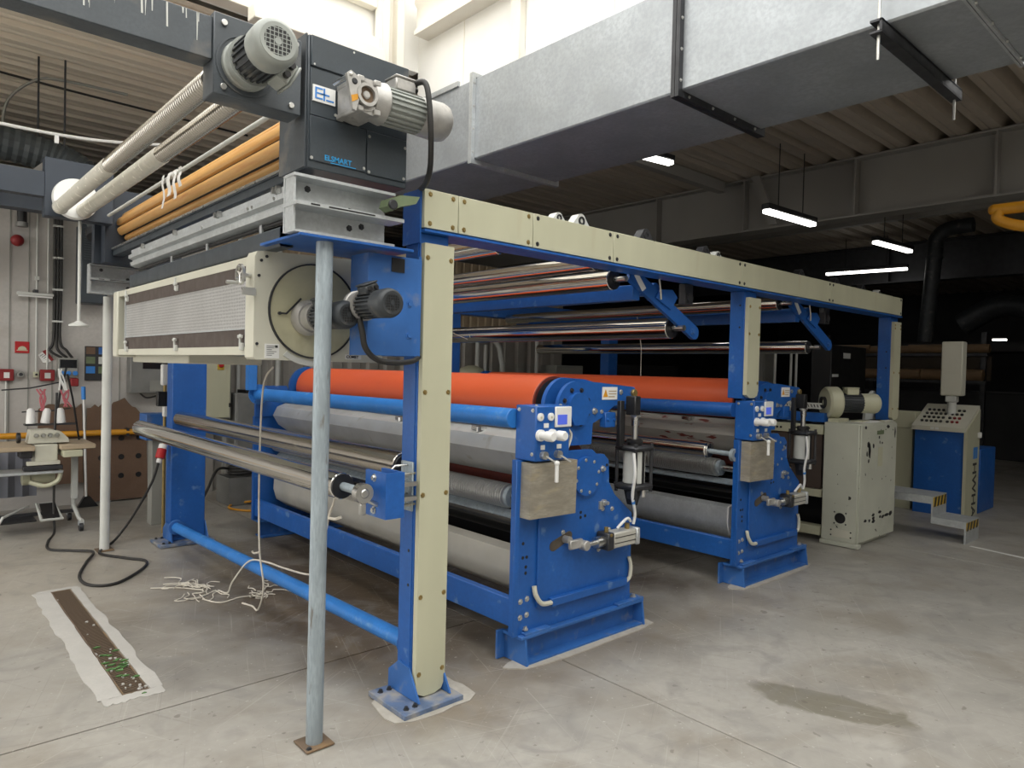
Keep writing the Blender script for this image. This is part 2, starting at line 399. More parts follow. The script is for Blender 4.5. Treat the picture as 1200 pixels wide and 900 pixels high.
def obj1(name, mb, material, parent=None, label=None, smooth=40, kind=None):
    lo = Vector([min(v[i] for v in mb.v) for i in range(3)]); hi = Vector([max(v[i] for v in mb.v) for i in range(3)])
    c = (lo+hi)/2
    me = bpy.data.meshes.new(name)
    me.from_pydata([v-c for v in mb.v], [], mb.f); me.update()
    bm = bmesh.new(); bm.from_mesh(me); bmesh.ops.recalc_face_normals(bm, faces=bm.faces); bm.to_mesh(me); bm.free()
    me.materials.append(material)
    me.shade_smooth(); me.set_sharp_from_angle(angle=math.radians(smooth))
    o = bpy.data.objects.new(name, me); C.objects.link(o)
    if parent is not None:
        o.parent = parent; o.location = c - wloc(parent)
    else: o.location = c
    if label: o['label'] = label
    if kind: o['kind'] = kind
    return o
def thing(name, label, cat, loc=(0, 0, 0), group=None):
    o = bpy.data.objects.new(name, None); C.objects.link(o); o.location = loc; o.empty_display_size = .1
    o['label'] = label; o['category'] = cat
    if group: o['group'] = group
    return o
def tag(o, label, cat, group=None):
    o['label'] = label; o['category'] = cat
    if group: o['group'] = group
    return o
def struct(name, mb, m, parent=None):
    return obj(name, mb, m, parent, kind=None if parent else 'structure')
def copy_tree(o, parent=None):
    c = o.copy(); C.objects.link(c)
    if parent is not None: c.parent = parent
    for ch in [x for x in C.objects if x.parent == o]: copy_tree(ch, c)
    return c
def text(name, s, size, m, parent, origin, ux, uy, ext=.001, align='LEFT', bold=0.0):
    """flat lettering: origin, writing direction ux, up direction uy"""
    cu = bpy.data.curves.new(name, 'FONT'); cu.body = s; cu.size = size; cu.extrude = ext; cu.align_x = align; cu.offset = bold
    tmp = bpy.data.objects.new(name, cu); C.objects.link(tmp)
    dg = bpy.context.evaluated_depsgraph_get(); me = bpy.data.meshes.new_from_object(tmp.evaluated_get(dg))
    C.objects.unlink(tmp); bpy.data.objects.remove(tmp)
    ux = Vector(ux).normalized(); uy = Vector(uy).normalized(); uz = ux.cross(uy)
    R = Matrix((ux, uy, uz)).transposed()
    mb = MB(); mb.v = [Vector(origin) + R @ v.co for v in me.vertices]; mb.f = [tuple(p.vertices) for p in me.polygons]
    bpy.data.meshes.remove(me)
    return obj(name, mb, m, parent)

X, Y, Z = Vector((1, 0, 0)), Vector((0, 1, 0)), Vector((0, 0, 1))

# ================================================================== SETTING
fl = struct('floor', MB().box(-4, 27, -4, 14, -.16, -.05), JOINT)
xs = [-4, -1.6, 2.89, 7.4, 11.9, 16.4, 20.9, 27]; ys = [-4, -1.0, 3.53, 8.05, 14]
g = .004
for i in range(len(xs)-1):
    for j in range(len(ys)-1):
        x0, x1, y0, y1 = xs[i]+g, xs[i+1]-g, ys[j]+g, ys[j+1]-g
        if i == 1 and j == 2:      # the slab with the drain channel: four pieces round the opening in one mesh
            mb = MB()
            for a, b, c, d in ((x0, .88, y0, y1), (1.0, x1, y0, y1), (.88, 1.0, y0, 3.79), (.88, 1.0, 5.80, y1)):
                mb.box(a, b, c, d, -.05, 0)
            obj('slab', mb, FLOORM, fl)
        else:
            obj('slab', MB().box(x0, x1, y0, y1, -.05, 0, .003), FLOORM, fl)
# pale cement border round the drain
mb = MB()
def rough_strip(x0, x1, y0, y1, along):
    n = 22; va = []; vb = []
    for i in range(n+1):
        t = i/n; r0 = random.uniform(-.012, .012); r1 = random.uniform(-.004, .004)
        if along == 'y': va.append((x0+r0, y0+(y1-y0)*t)); vb.append((x1+r1, y0+(y1-y0)*t))
        else: va.append((x0+(x1-x0)*t, y0+r0)); vb.append((x0+(x1-x0)*t, y1+r1))
    vs = [(p[0], p[1], .0035) for p in va+vb] + [(p[0], p[1], -.01) for p in va+vb]
    m = n+1
    fs = [(i, i+1, m+i+1, m+i) for i in range(n)] + [(i, 2*m+i, 2*m+i+1, i+1) for i in range(n)] + [(m+i, m+i+1, 3*m+i+1, 3*m+i) for i in range(n)]
    mb.add(vs, fs)
rough_strip(.775, .878, 3.79, 5.80, 'y'); rough_strip(1.062, 1.002, 3.79, 5.80, 'y')
rough_strip(.785, 1.055, 3.715, 3.789, 'x'); rough_strip(.80, 1.05, 5.85, 5.801, 'x')
obj('cement_border', mb, PATCH, fl)
# pale pads under the feet
for cx, cy, sx, sy in ((2.0, 2.84, .24, .17), (3.18, 2.83, .60, .09), (5.48, 2.83, .60, .09), (2.02, 6.78, .2, .16)):
    p = []
    for i in range(20):
        a = 2*PI*i/20; k = 1/max(abs(math.cos(a)), abs(math.sin(a)))
        k = min(k, 1.18)*random.uniform(.94, 1.06); p.append((cx+sx*k*math.cos(a), cy+sy*k*math.sin(a)))
    obj('cement_pad', MB().prism(p, 'z', -.01, .006), PADM, fl)

struct('wall_left', MB().box(-4.15, -4, -4, 4.7, -.05, 4.6).box(-4.15, -4, 8.9, 14, -.05, 4.6).box(-4.15, -4, 4.7, 8.9, 3.9, 4.6), PLASTER)
struct('trim_9', MB().box(-4.2, -3.96, 4.62, 4.70, 0, 3.98).box(-4.2, -3.96, 8.90, 8.98, 0, 3.98).box(-4.2, -3.96, 4.70, 8.90, 3.90, 3.98), IBEAM)
struct('ground', MB().box(-24, -4.005, -8, 20, -.16, -.01), mat('bright_yard_concrete', (.60, .58, .54), .8, 0, .08, 1))
struct('wall_front', MB().box(-4, 27, -4.15, -4, -.05, 4.6), PLASTER)
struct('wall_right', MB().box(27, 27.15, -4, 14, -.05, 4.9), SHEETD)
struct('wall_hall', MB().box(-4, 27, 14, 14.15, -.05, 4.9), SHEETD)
wb = struct('wall_back', MB().box(-4, 3.0, 9.2, 9.35, -.05, 3.42), PLASTER)
for x in (.99, 1.16, 1.38, 2.05): obj('wall_seam', MB().box(x, x+.012, 9.192, 9.202, .3, 3.4), CABG, wb)
def ribs(x0, x1, z0, z1, y, pitch, d):
    pts = []; x = x0
    while x < x1:
        pts += [(x, y), (x+pitch*.5, y), (x+pitch*.62, y+d), (x+pitch*.88, y+d)]; x += pitch
    return MB().sheet(pts, 'z', z0, z1, .003)
w2 = struct('wall_back', MB().box(3.0, 9.6, 9.30, 9.42, -.05, 3.42), GREYSHEET)
obj('lower_cladding', ribs(3.0, 9.5, 0, 2.28, 9.22, .3, .05), GREYSHEET, w2)
obj('upper_cladding', ribs(3.0, 9.5, 2.34, 3.40, 9.22, .16, .03), TANWALL, w2)

def deck(name, x0, x1, y0, y1, z=4.6, pitch=.335, d=.14):
    pts = []; y = math.floor(y0/pitch)*pitch
    def cl(p): return (min(max(p[0], y0), y1), p[1])
    while y < y1:
        pts += [(y, z), (y+.10, z), (y+.125, z+.012), (y+.15, z), (y+.19, z), (y+.245, z+d), (y+.285, z+d)]; y += pitch
    pts = [p for p in pts if y0 <= p[0] <= y1]
    m = MB(); n = len(pts)
    m.add([(x0, p[0], p[1]) for p in pts]+[(x1, p[0], p[1]) for p in pts], [(i, i+1, n+i+1, n+i) for i in range(n-1)])
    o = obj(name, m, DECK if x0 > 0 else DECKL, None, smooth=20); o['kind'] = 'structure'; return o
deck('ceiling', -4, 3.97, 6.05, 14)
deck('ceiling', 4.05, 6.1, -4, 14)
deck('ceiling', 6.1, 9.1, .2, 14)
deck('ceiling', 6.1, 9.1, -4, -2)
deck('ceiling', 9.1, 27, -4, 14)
struct('ceiling', MB().box(-4.2, 3.97, 6.05, 14.2, 4.78, 4.9), SHEETD)
struct('ceiling', MB().box(4.05, 6.1, -4.2, 14.2, 4.78, 4.9), SHEETD)
struct('ceiling', MB().box(6.1, 9.1, .2, 14.2, 4.78, 4.9), SHEETD)
struct('ceiling', MB().box(6.1, 9.1, -4.2, -2, 4.78, 4.9), SHEETD)
struct('ceiling', MB().box(9.1, 27.2, -4.2, 14.2, 4.78, 4.9), SHEETD)

# rooflight well: bright sheet walls, rails and corner post
wr = struct('wall_rooflight_right', MB().box(3.97, 4.05, -4, 5.95, 4.22, 7.0), WELL)
obj('rail', MB().prism([(3.97, 4.86), (3.80, 4.86), (3.80, 4.90), (3.83, 4.94), (3.83, 5.12), (3.80, 5.16), (3.80, 5.20), (3.97, 5.20)], 'y', -4, 5.78), WELLB, wr)
for y in (4.42, 2.4, .4): obj('mullion', MB().box(3.90, 3.968, y-.06, y+.06, 4.22, 4.858, .004), WELLB, wr)
for y in (5.2, 3.4, 1.4): obj('sheet_joint', MB().box(3.964, 3.972, y-.004, y+.004, 4.22, 7), WELLB, wr)
wk = struct('wall_rooflight_back', MB().box(-4, 3.97, 5.95, 6.05, 4.6, 7.0), WELL)
obj('cill_rail', MB().box(-4, 3.44, 5.80, 5.948, 4.56, 4.72, .006), WELLB, wk)
for z in (5.02, 5.30, 5.58, 5.9, 6.3): obj('rail', MB().box(-4, 3.44, 5.86, 5.948, z, z+.10, .006), WELLB, wk)
obj('corner_post', MB().box(3.44, 3.52, 5.76, 5.90, 4.5, 7.0, .004).box(3.60, 3.68, 5.76, 5.90, 4.5, 7.0, .004).box(3.52, 3.60, 5.84, 5.90, 4.5, 7.0), WELLB, wk)
obj('purlin', MB().box(2.2, 3.43, 5.66, 5.80, 4.44, 4.56, .006), WELLB, wk)
struct('wall_rooflight_left', MB().box(-4.1, -4, -4, 5.95, 4.6, 7.0), WELL)
struct('wall_rooflight_front', MB().box(-4, 3.97, -4.1, -4, 4.6, 7.0), WELL)

# steel roof beams
def ibeam(name, x, y0, y1, z0, z1, m, w=.15, stiff=(), t=.02):
    o = struct(name, MB().box(x, x+t, y0, y1, z0+.02, z1-.02).box(x-w, x+w, y0, y1, z0, z0+.025).box(x-w, x+w, y0, y1, z1-.025, z1), m)
    for y in stiff: obj('stiffener', MB().box(x-w+.01, x, y-.012, y+.012, z0+.025, z1-.025), m, o)
    return o
ibeam('trim_1', 9.75, -4, 14, 3.80, 4.59, IBEAM, stiff=(2.38, 3.98, 5.6, 7.2))
b2 = ibeam('trim_2', 16.5, -4, 14, 3.75, 4.59, DARKM, stiff=(2.6, 2.9, 6.0))
struct('trim_3', MB().prism([(5.30, 4.58), (5.42, 4.58), (5.12, 3.83), (5.00, 3.83)], 'x', 9.50, 9.56), IBEAM)
struct('trim_4', MB().box(6.0, 9.5, 5.85, 5.97, 4.42, 4.58), IBEAM)
struct('trim_5', MB().box(13.0, 13.12, -4, 14, 4.40, 4.58), IBEAM)
# blue-grey steel at the far left
ob = struct('trim_6', MB().box(-3, 1.36, 8.0, 8.03, 3.05, 3.34).box(-3, 1.36, 7.92, 8.1, 3.31, 3.345).box(-3, 1.36, 7.92, 8.1, 3.04, 3.075), BEAMD)
struct('trim_7', MB().box(-3, 1.30, 8.3, 8.34, 3.42, 3.50).box(-3, 1.30, 8.3, 8.33, 3.62, 3.66), IBEAM)
struct('trim_8', MB().prism([(.95, 3.36), (1.0, 3.36), (1.34, 3.66), (1.34, 3.71), (1.28, 3.71)], 'y', 8.22, 8.27), IBEAM)

# ================================================================== AIR DUCT
du = thing('air_duct', 'large rectangular galvanised air duct hanging above the cream beam, under the roof', 'duct', (4.36, 2, 3.84))
dx0, dx1, dz0, dz1 = 3.85, 4.87, 3.49, 4.20
for a, b in ((-3.8, 1.10), (1.10, 2.735), (2.735, 4.88), (4.88, 6.45)):
    obj('duct_section', MB().box(dx0, dx1, a+.004, b-.004, dz0, dz1, .012), DUCTM, du)
def flange(y, m, w=.02, p=.035):
    mb = MB()
    for s in (-1, 1):
        y0, y1 = (y-w, y-.002) if s < 0 else (y+.002, y+w)
        mb.box(dx0-p, dx0-.001, y0, y1, dz0-p, dz1+p).box(dx1+.001, dx1+p, y0, y1, dz0-p, dz1+p)
        mb.box(dx0, dx1, y0, y1, dz0-p, dz0-.001).box(dx0, dx1, y0, y1, dz1+.001, dz1+p)
    f = obj('flange', mb, m, du)
    bm_ = MB()
    for k in range(4): bm_.bolt((dx0-p*.5, y-w, dz0+.06+k*.2), -Y, .008).bolt((dx0+.08+k*.28, y-w, dz0-p*.5), -Y, .008)
    obj('bolts', bm_, BOLT, f)
flange(2.735, DARKM, .03, .045); flange(4.88, GALV, .022, .04); flange(1.10, GALV, .015, .02)
obj('hanger_rail', MB().box(3.74, 5.02, 1.44, 1.452, 3.41, 3.47).box(3.74, 5.02, 1.44, 1.50, 3.462, 3.474).box(3.74, 5.02, 1.44, 1.50, 3.405, 3.415), DARKM, du)
for x in (3.78, 4.98): obj('hanger_rod', MB().cyl((x, 1.47, 3.28), (x, 1.47, 4.62), .008, n=8), BOLT, du)
obj('insulation_edge', MB().box(3.83, 3.86, 5.1, 5.95, 4.19, 4.235), MATS['galvanised_steel'], du)

# ================================================================== LAMPS
def lamp(loc, L, dirn, label, rods=True, w=.06, group=None, top=4.6):
    t = thing('ceiling_lamp', label, 'lamp', loc, group)
    d = Vector(dirn).normalized(); x = Vector(loc)
    ang = math.atan2(d.y, d.x)
    M = Matrix.Translation(x) @ Matrix.Rotation(ang, 4, 'Z')
    m = MB(); m.X = M; m.box(-L/2, L/2, -w, w, .03, .10, .012); obj('housing', m, DARKM, t)
    m = MB(); m.X = M; m.box(-L/2+.02, L/2-.02, -w*.8, w*.8, -.02, .029, .006); obj('diffuser', m, LAMP, t)
    if rods:
        for s in (-.25, .25):
            m = MB(); m.X = M; m.cyl((s*L, 0, .10), (s*L, 0, top-x.z), .007, n=6); obj('suspension_wire', m, DARKM, t)
    return t
lamp((8.75, 4.42, 3.70), 1.2, (1, -.05, 0), 'hanging strip lamp in front of the big grey roof beam', top=4.6)
lamp((12.6, 4.55, 3.86), 1.3, (1, -.08, 0), 'smaller strip lamp hanging behind the big grey roof beam', top=4.6)
lamp((15.3, 6.05, 3.88), 1.6, (.12, -1, 0), 'strip lamp seen lengthwise low above the end of the cream beam', top=4.6)
lamp((7.1, 5.37, 4.3), .62, (1, -.15, 0), 'short lamp fixed to the corrugated roof beside the air duct', top=4.6)
lamp((22, 5.22, 2.75), .35, (.1, -1, 0), 'tiny bright lamp far back in the dark hall', rods=False)

# ================================================================== GANTRY
GA = thing('machine_gantry', 'blue steel gantry frame with cream cover panels carrying the polished guide rollers', 'machine frame', (4.9, 4.8, 0))
def foot(post, x0, x1, y):
    obj('base_plate', MB().box(x0-.12, x1+.055, y-.13, y+.2, .004, .03, .003), BLUEF, post)
    for x in (x0-.012, x1+.002):
        obj('gusset', MB().prism([(y+.19, .03), (y+.19, .12), (y+.10, .19), (y+.01, .18), (y-.085, .035)], 'x', x, x+.010), BLUED, post)
    b = MB()
    for xx in (x0-.08, x0-.03):
        b.bolt((xx, y-.08, .03), Z, .010, .016).bolt((xx, y+.15, .03), Z, .010, .016)
    obj('anchor_bolts', b, DARKM, post)
def post_near(x0, x1, z0, z1, cream0, cream1, with_foot):
    p = obj('post', MB().box(x0, x1, 2.833, 2.96, z0, z1, .004).box(x0-.004, x0, 2.845, 2.90, z0, z1), BLUE, GA)
    c = obj('cover_panel', MB().prism([(cream0, z0+.03 if with_foot else z0+.03), (cream0+.05, z0+.005), (cream1-.06, z0+.005), (cream1-.02, z0+.02), (cream1, z0+.06), (cream1, z1-.05), (cream0, z1-.05)], 'y', 2.80, 2.831), CREAM, p)
    b = MB()
    for z in (z0+.12, z0+.5, z0+1.0, z0+1.5, z1-.12):
        if z < z1-.05:
            b.bolt((cream0+.018, 2.80, z), -Y, .009, .006).bolt((cream1-.018, 2.80, z), -Y, .009, .006)
    obj('panel_screws', b, BRASS, p)
    h = MB()
    for z in (z0+.55, z0+.72): h.cyl((x0-.006, 2.87, z), (x0-.001, 2.87, z), .008, n=10)
    obj('bolt_holes', h, BLACK, p)
    if with_foot: foot(p, x0, x1, 2.83)
    return p
post_near(1.925, 2.095, .03, 2.30, 1.93, 2.105, True)
post_near(4.93, 5.10, 1.47, 2.30, 4.935, 5.112, False)
post_near(7.87, 8.05, 1.215, 2.30, 7.875, 8.06, False)
bm_ = obj('beam', MB().box(1.92, 8.05, 2.833, 2.97, 2.302, 2.50, .004).box(1.92, 8.05, 2.79, 2.833, 2.302, 2.314), BLUE, GA)
obj('beam_end', MB().box(1.912, 1.92, 2.82, 2.97, 2.25, 2.508), BLUE, bm_)
cuts = [1.92, 2.127, 2.64, 3.32, 4.82, 6.35, 8.06]
for a, b in zip(cuts[:-1], cuts[1:]):
    obj('cover_panel', MB().box(a+.002, b-.002, 2.80, 2.831, 2.322, 2.508, .002), CREAM, bm_)
    m = MB()
    for x in (a+.035, b-.035):
        for z in (2.345, 2.485): m.bolt((x, 2.80, z), -Y, .009, .006)
    obj('panel_screws', m, BRASS if b < 3 else DARKM, bm_)
# far side
def far_post(x0, x1, z0, ft=True, y=6.70):
    p = obj('post', MB().box(x0, x1, y, y+.16, z0, 2.30, .004), BLUE, GA)
    if ft: foot(p, x0, x1, y)
    return p
far_post(1.925, 2.22, .03); far_post(5.03, 5.16, 1.4, False); far_post(7.9, 8.1, .03)
obj('bracket_post', MB().box(2.50, 2.58, 6.42, 6.50, 1.40, 2.29, .004), BLUEW, GA)
obj('beam', MB().box(1.92, 8.05, 6.70, 6.86, 2.302, 2.50, .004), BLUE, GA)
# long tubes between the sides
obj('bottom_tube', MB().rcyl((1.985, 2.965, .255), (1.965, 6.69, .155), .043, n=20), BLUEW, GA)
obj('tube_collar', MB().rcyl((1.986, 2.962, .255), (1.986, 2.972, .255), .062), BLUED, GA)
obj('tube_collar', MB().rcyl((1.965, 6.66, .156), (1.965, 6.69, .156), .068), BLUED, GA)
for x, z, r in ((3.86, 2.215, .026), (6.15, 2.215, .026), (4.0, 2.235, .045), (6.3, 2.24, .045)):
    obj('cross_tube', MB().rcyl((x, 2.98, z), (x, 6.69, z), r, n=16), BLUEW if r < .03 else BLUE, GA)
obj('cross_beam', MB().box(3.74, 3.82, 2.98, 6.69, 2.14, 2.24, .003), BLUE, GA)
obj('cross_beam', MB().box(6.05, 6.13, 2.98, 6.69, 2.14, 2.24, .003), BLUE, GA)
# polished guide rollers
def roller(par, x, z, r, y0, y1, m=CHROME, label=None, hub=True, name='guide_roller', shaft=True):
    o = obj(name, MB().rcyl((x, y0, z), (x, y1, z), r, .005, 40), m, par, label)
    if hub:
        obj('end_cap', MB().ring((x, y0-.006, z), (x, y0+.02, z), r*.96, r*.5).rcyl((x, y0-.002, z), (x, y0+.004, z), r*.6), BLACK, o)
    if shaft: obj('shaft', MB().cyl((x, y0-.11, z), (x, y0, z), r*.28, n=14), STEEL, o)
    return o
roller(GA, 3.60, 2.262, .068, 3.03, 6.62)
roller(GA, 3.42, 2.355, .050, 3.03, 6.62)
roller(GA, 4.25, 1.978, .076, 3.02, 6.62)
roller(GA, 5.85, 2.285, .056, 3.03, 6.62, DULLROLL)
roller(GA, 6.40, 1.925, .060, 3.02, 6.62)
roller(GA, 2.60, 2.36, .055, 3.03, 6.62, MATS['polished_roller_steel'])
def pivot_arm(dx):
    pl = [(3.70+dx, 2.36), (3.80+dx, 2.36), (3.92+dx, 2.26), (4.14+dx, 2.20), (4.09+dx, 2.14)] if False else None
    a = Vector((3.78+dx, 2.27)); b = Vector((4.45+dx, 1.955)); d = (b-a).normalized(); n = Vector((-d.y, d.x))*.050
    poly = [tuple(a+n-d*.10), tuple(a-n-d*.10)] + [tuple(b + Vector((math.cos(t), math.sin(t)))*.05) for t in [math.atan2(-n.y, -n.x)+k*PI/8 for k in range(9)]]
    o = obj('pivot_arm', MB().prism(poly, 'y', 2.955, 2.985), BLUE, GA)
    obj('arm_lug', MB().prism([(3.95+dx, 2.17), (4.13+dx, 2.10), (4.20+dx, 2.19), (4.14+dx, 2.24), (4.0+dx, 2.23)], 'y', 2.94, 2.953), BLUE, o)
    obj('data_label', MB().prism([(3.72+dx, 2.30), (3.76+dx, 2.315), (3.85+dx, 2.225), (3.81+dx, 2.20)], 'y', 2.950, 2.954), PAPER, o, 'small white and yellow label')
    obj('clamp_bolt', MB().bolt((4.42+dx, 2.955, 1.965), -Y, .02, .016), BLUED, o)
    obj('bearing_block', MB().box(4.28+dx, 4.38+dx, 2.93, 2.99, 2.15, 2.30, .006).cyl((4.33+dx, 2.92, 2.2), (4.33+dx, 2.93, 2.2), .035), DARKM, GA)
    obj('cable_tie', MB().tube([(3.98+dx, 2.94, 2.3), (3.985+dx, 2.93, 2.22), (4.0+dx, 2.935, 2.16)], .006), CORD, o)
pivot_arm(0); pivot_arm(2.25)
# bearings on top of the beam
def pillow(x, m, s=1.0, loc_y=2.89):
    o = obj('pillow_block', MB().prism([(x-.075*s, 2.502), (x+.075*s, 2.502), (x+.075*s, 2.518)] + arc(x, 2.50+.048*s, .04*s, 20, 160, 8) + [(x-.075*s, 2.518)], 'y', loc_y-.03, loc_y+.03), m, GA)
    obj('bearing_ring', MB().ring((x, loc_y-.036, 2.50+.046*s), (x, loc_y-.028, 2.50+.046*s), .026*s, .014*s), DARKM, o)
for x, m, s in ((2.90, GREYW, .75), (3.09, GREYW, 1.0), (3.72, DARKM, 1.1), (4.42, DARKM, .9), (4.58, GREYW, .7), (5.9, DARKM, .9), (6.6, DARKM, .9), (7.2, DARKM, .9), (7.6, GREYW, .7)):
    pillow(x, m, s)
# front pair of rollers before the post
fr = obj('front_roller', MB().rcyl((1.615, 2.985, 1.080), (1.615, 6.50, 1.080), .063, .004, 40), CHROME, GA, 'chrome front roller')
obj('end_cap', MB().ring((1.615, 2.975, 1.08), (1.615, 3.0, 1.08), .058, .02).rcyl((1.615, 2.98, 1.08), (1.615, 2.99, 1.08), .05), BLACK, fr)
obj('shaft', MB().cyl((1.615, 2.80, 1.08), (1.615, 2.98, 1.08), .020, n=16), GALVP, fr); obj('shaft', MB().cyl((1.615, 6.5, 1.08), (1.615, 6.62, 1.08), .02), GALVP, fr)
obj('rod_end', MB().ring((1.615, 2.775, 1.075), (1.615, 2.815, 1.075), .045, .022).rcyl((1.615, 2.77, 1.075), (1.615, 2.82, 1.075), .020), STEEL, fr)
obj('rod_end_stem', MB().box(1.60, 1.63, 2.785, 2.805, .975, 1.035, .004).cyl((1.63, 2.795, 1.045), (1.70, 2.795, 1.01), .012), STEEL, fr)
rr = obj('rear_roller', MB().rcyl((1.985, 3.03, 1.145), (1.985, 6.64, 1.135), .068, .004, 40), DULLROLL, GA, 'dull steel roller behind the front roller')
obj('end_cap', MB().rcyl((1.985, 3.02, 1.145), (1.985, 3.03, 1.145), .058), DARKM, rr)
obj('shaft', MB().cyl((1.985, 2.965, 1.145), (1.985, 3.03, 1.145), .02), STEEL, rr)
br = obj('roller_bracket', MB().box(1.690, 1.705, 2.72, 2.90, .955, 1.165).box(1.705, 1.79, 2.72, 2.735, .955, 1.165).box(1.775, 1.79, 2.735, 2.90, .955, 1.165), BLUE, GA)
for z in (.985, 1.135): obj('bolt', MB().cyl((1.79, 2.82, z), (1.925, 2.84, z), .009, n=10), STEEL, br); obj('bolt', MB().bolt((1.69, 2.82, z), -X, .013, .014), STEEL, br)
obj('slide_block', MB().box(1.83, 1.915, 2.80, 2.88, 1.01, 1.03).box(1.83, 1.915, 2.80, 2.88, 1.08, 1.10), STEEL, br)
[obj('u_bolt', MB().tube([(1.915, 2.87, z-.028), (1.83, 2.87, z-.028), (1.812, 2.87, z-.012), (1.812, 2.87, z+.012), (1.83, 2.87, z+.028), (1.915, 2.87, z+.028)], .006, 8), STEEL, br) for z in (1.145, 1.005)]
obj('slide_plate', MB().box(1.905, 1.915, 2.83, 2.93, .95, 1.19, .002), GALVP, br)
# cords hung on the gantry rollers
for i, pts in enumerate((((3.52, 5.9, 2.20), (3.9, 5.55, 2.08), (4.17, 5.3, 1.93)), ((3.66, 5.05, 2.20), (3.72, 5.0, 2.0), (3.70, 5.0, 1.62)), ((3.66, 5.6, 2.20), (3.72, 5.65, 2.08), (3.78, 5.75, 1.95)),
                         ((5.80, 4.55, 2.23), (5.82, 4.5, 1.9), (5.82, 4.5, 1.60)))):
    tag(obj('string', MB().tube([Vector(q) for q in pts], .0035, 6), CORD), ['slanting white string crossing the middle polished roller near the first post', 'upright white string from the upper roller down to the orange drum', 'short white string between upper and middle polished rollers', 'white string hanging from the second station roller to the orange drum'][i], 'string', 'white strings on the gantry rollers')


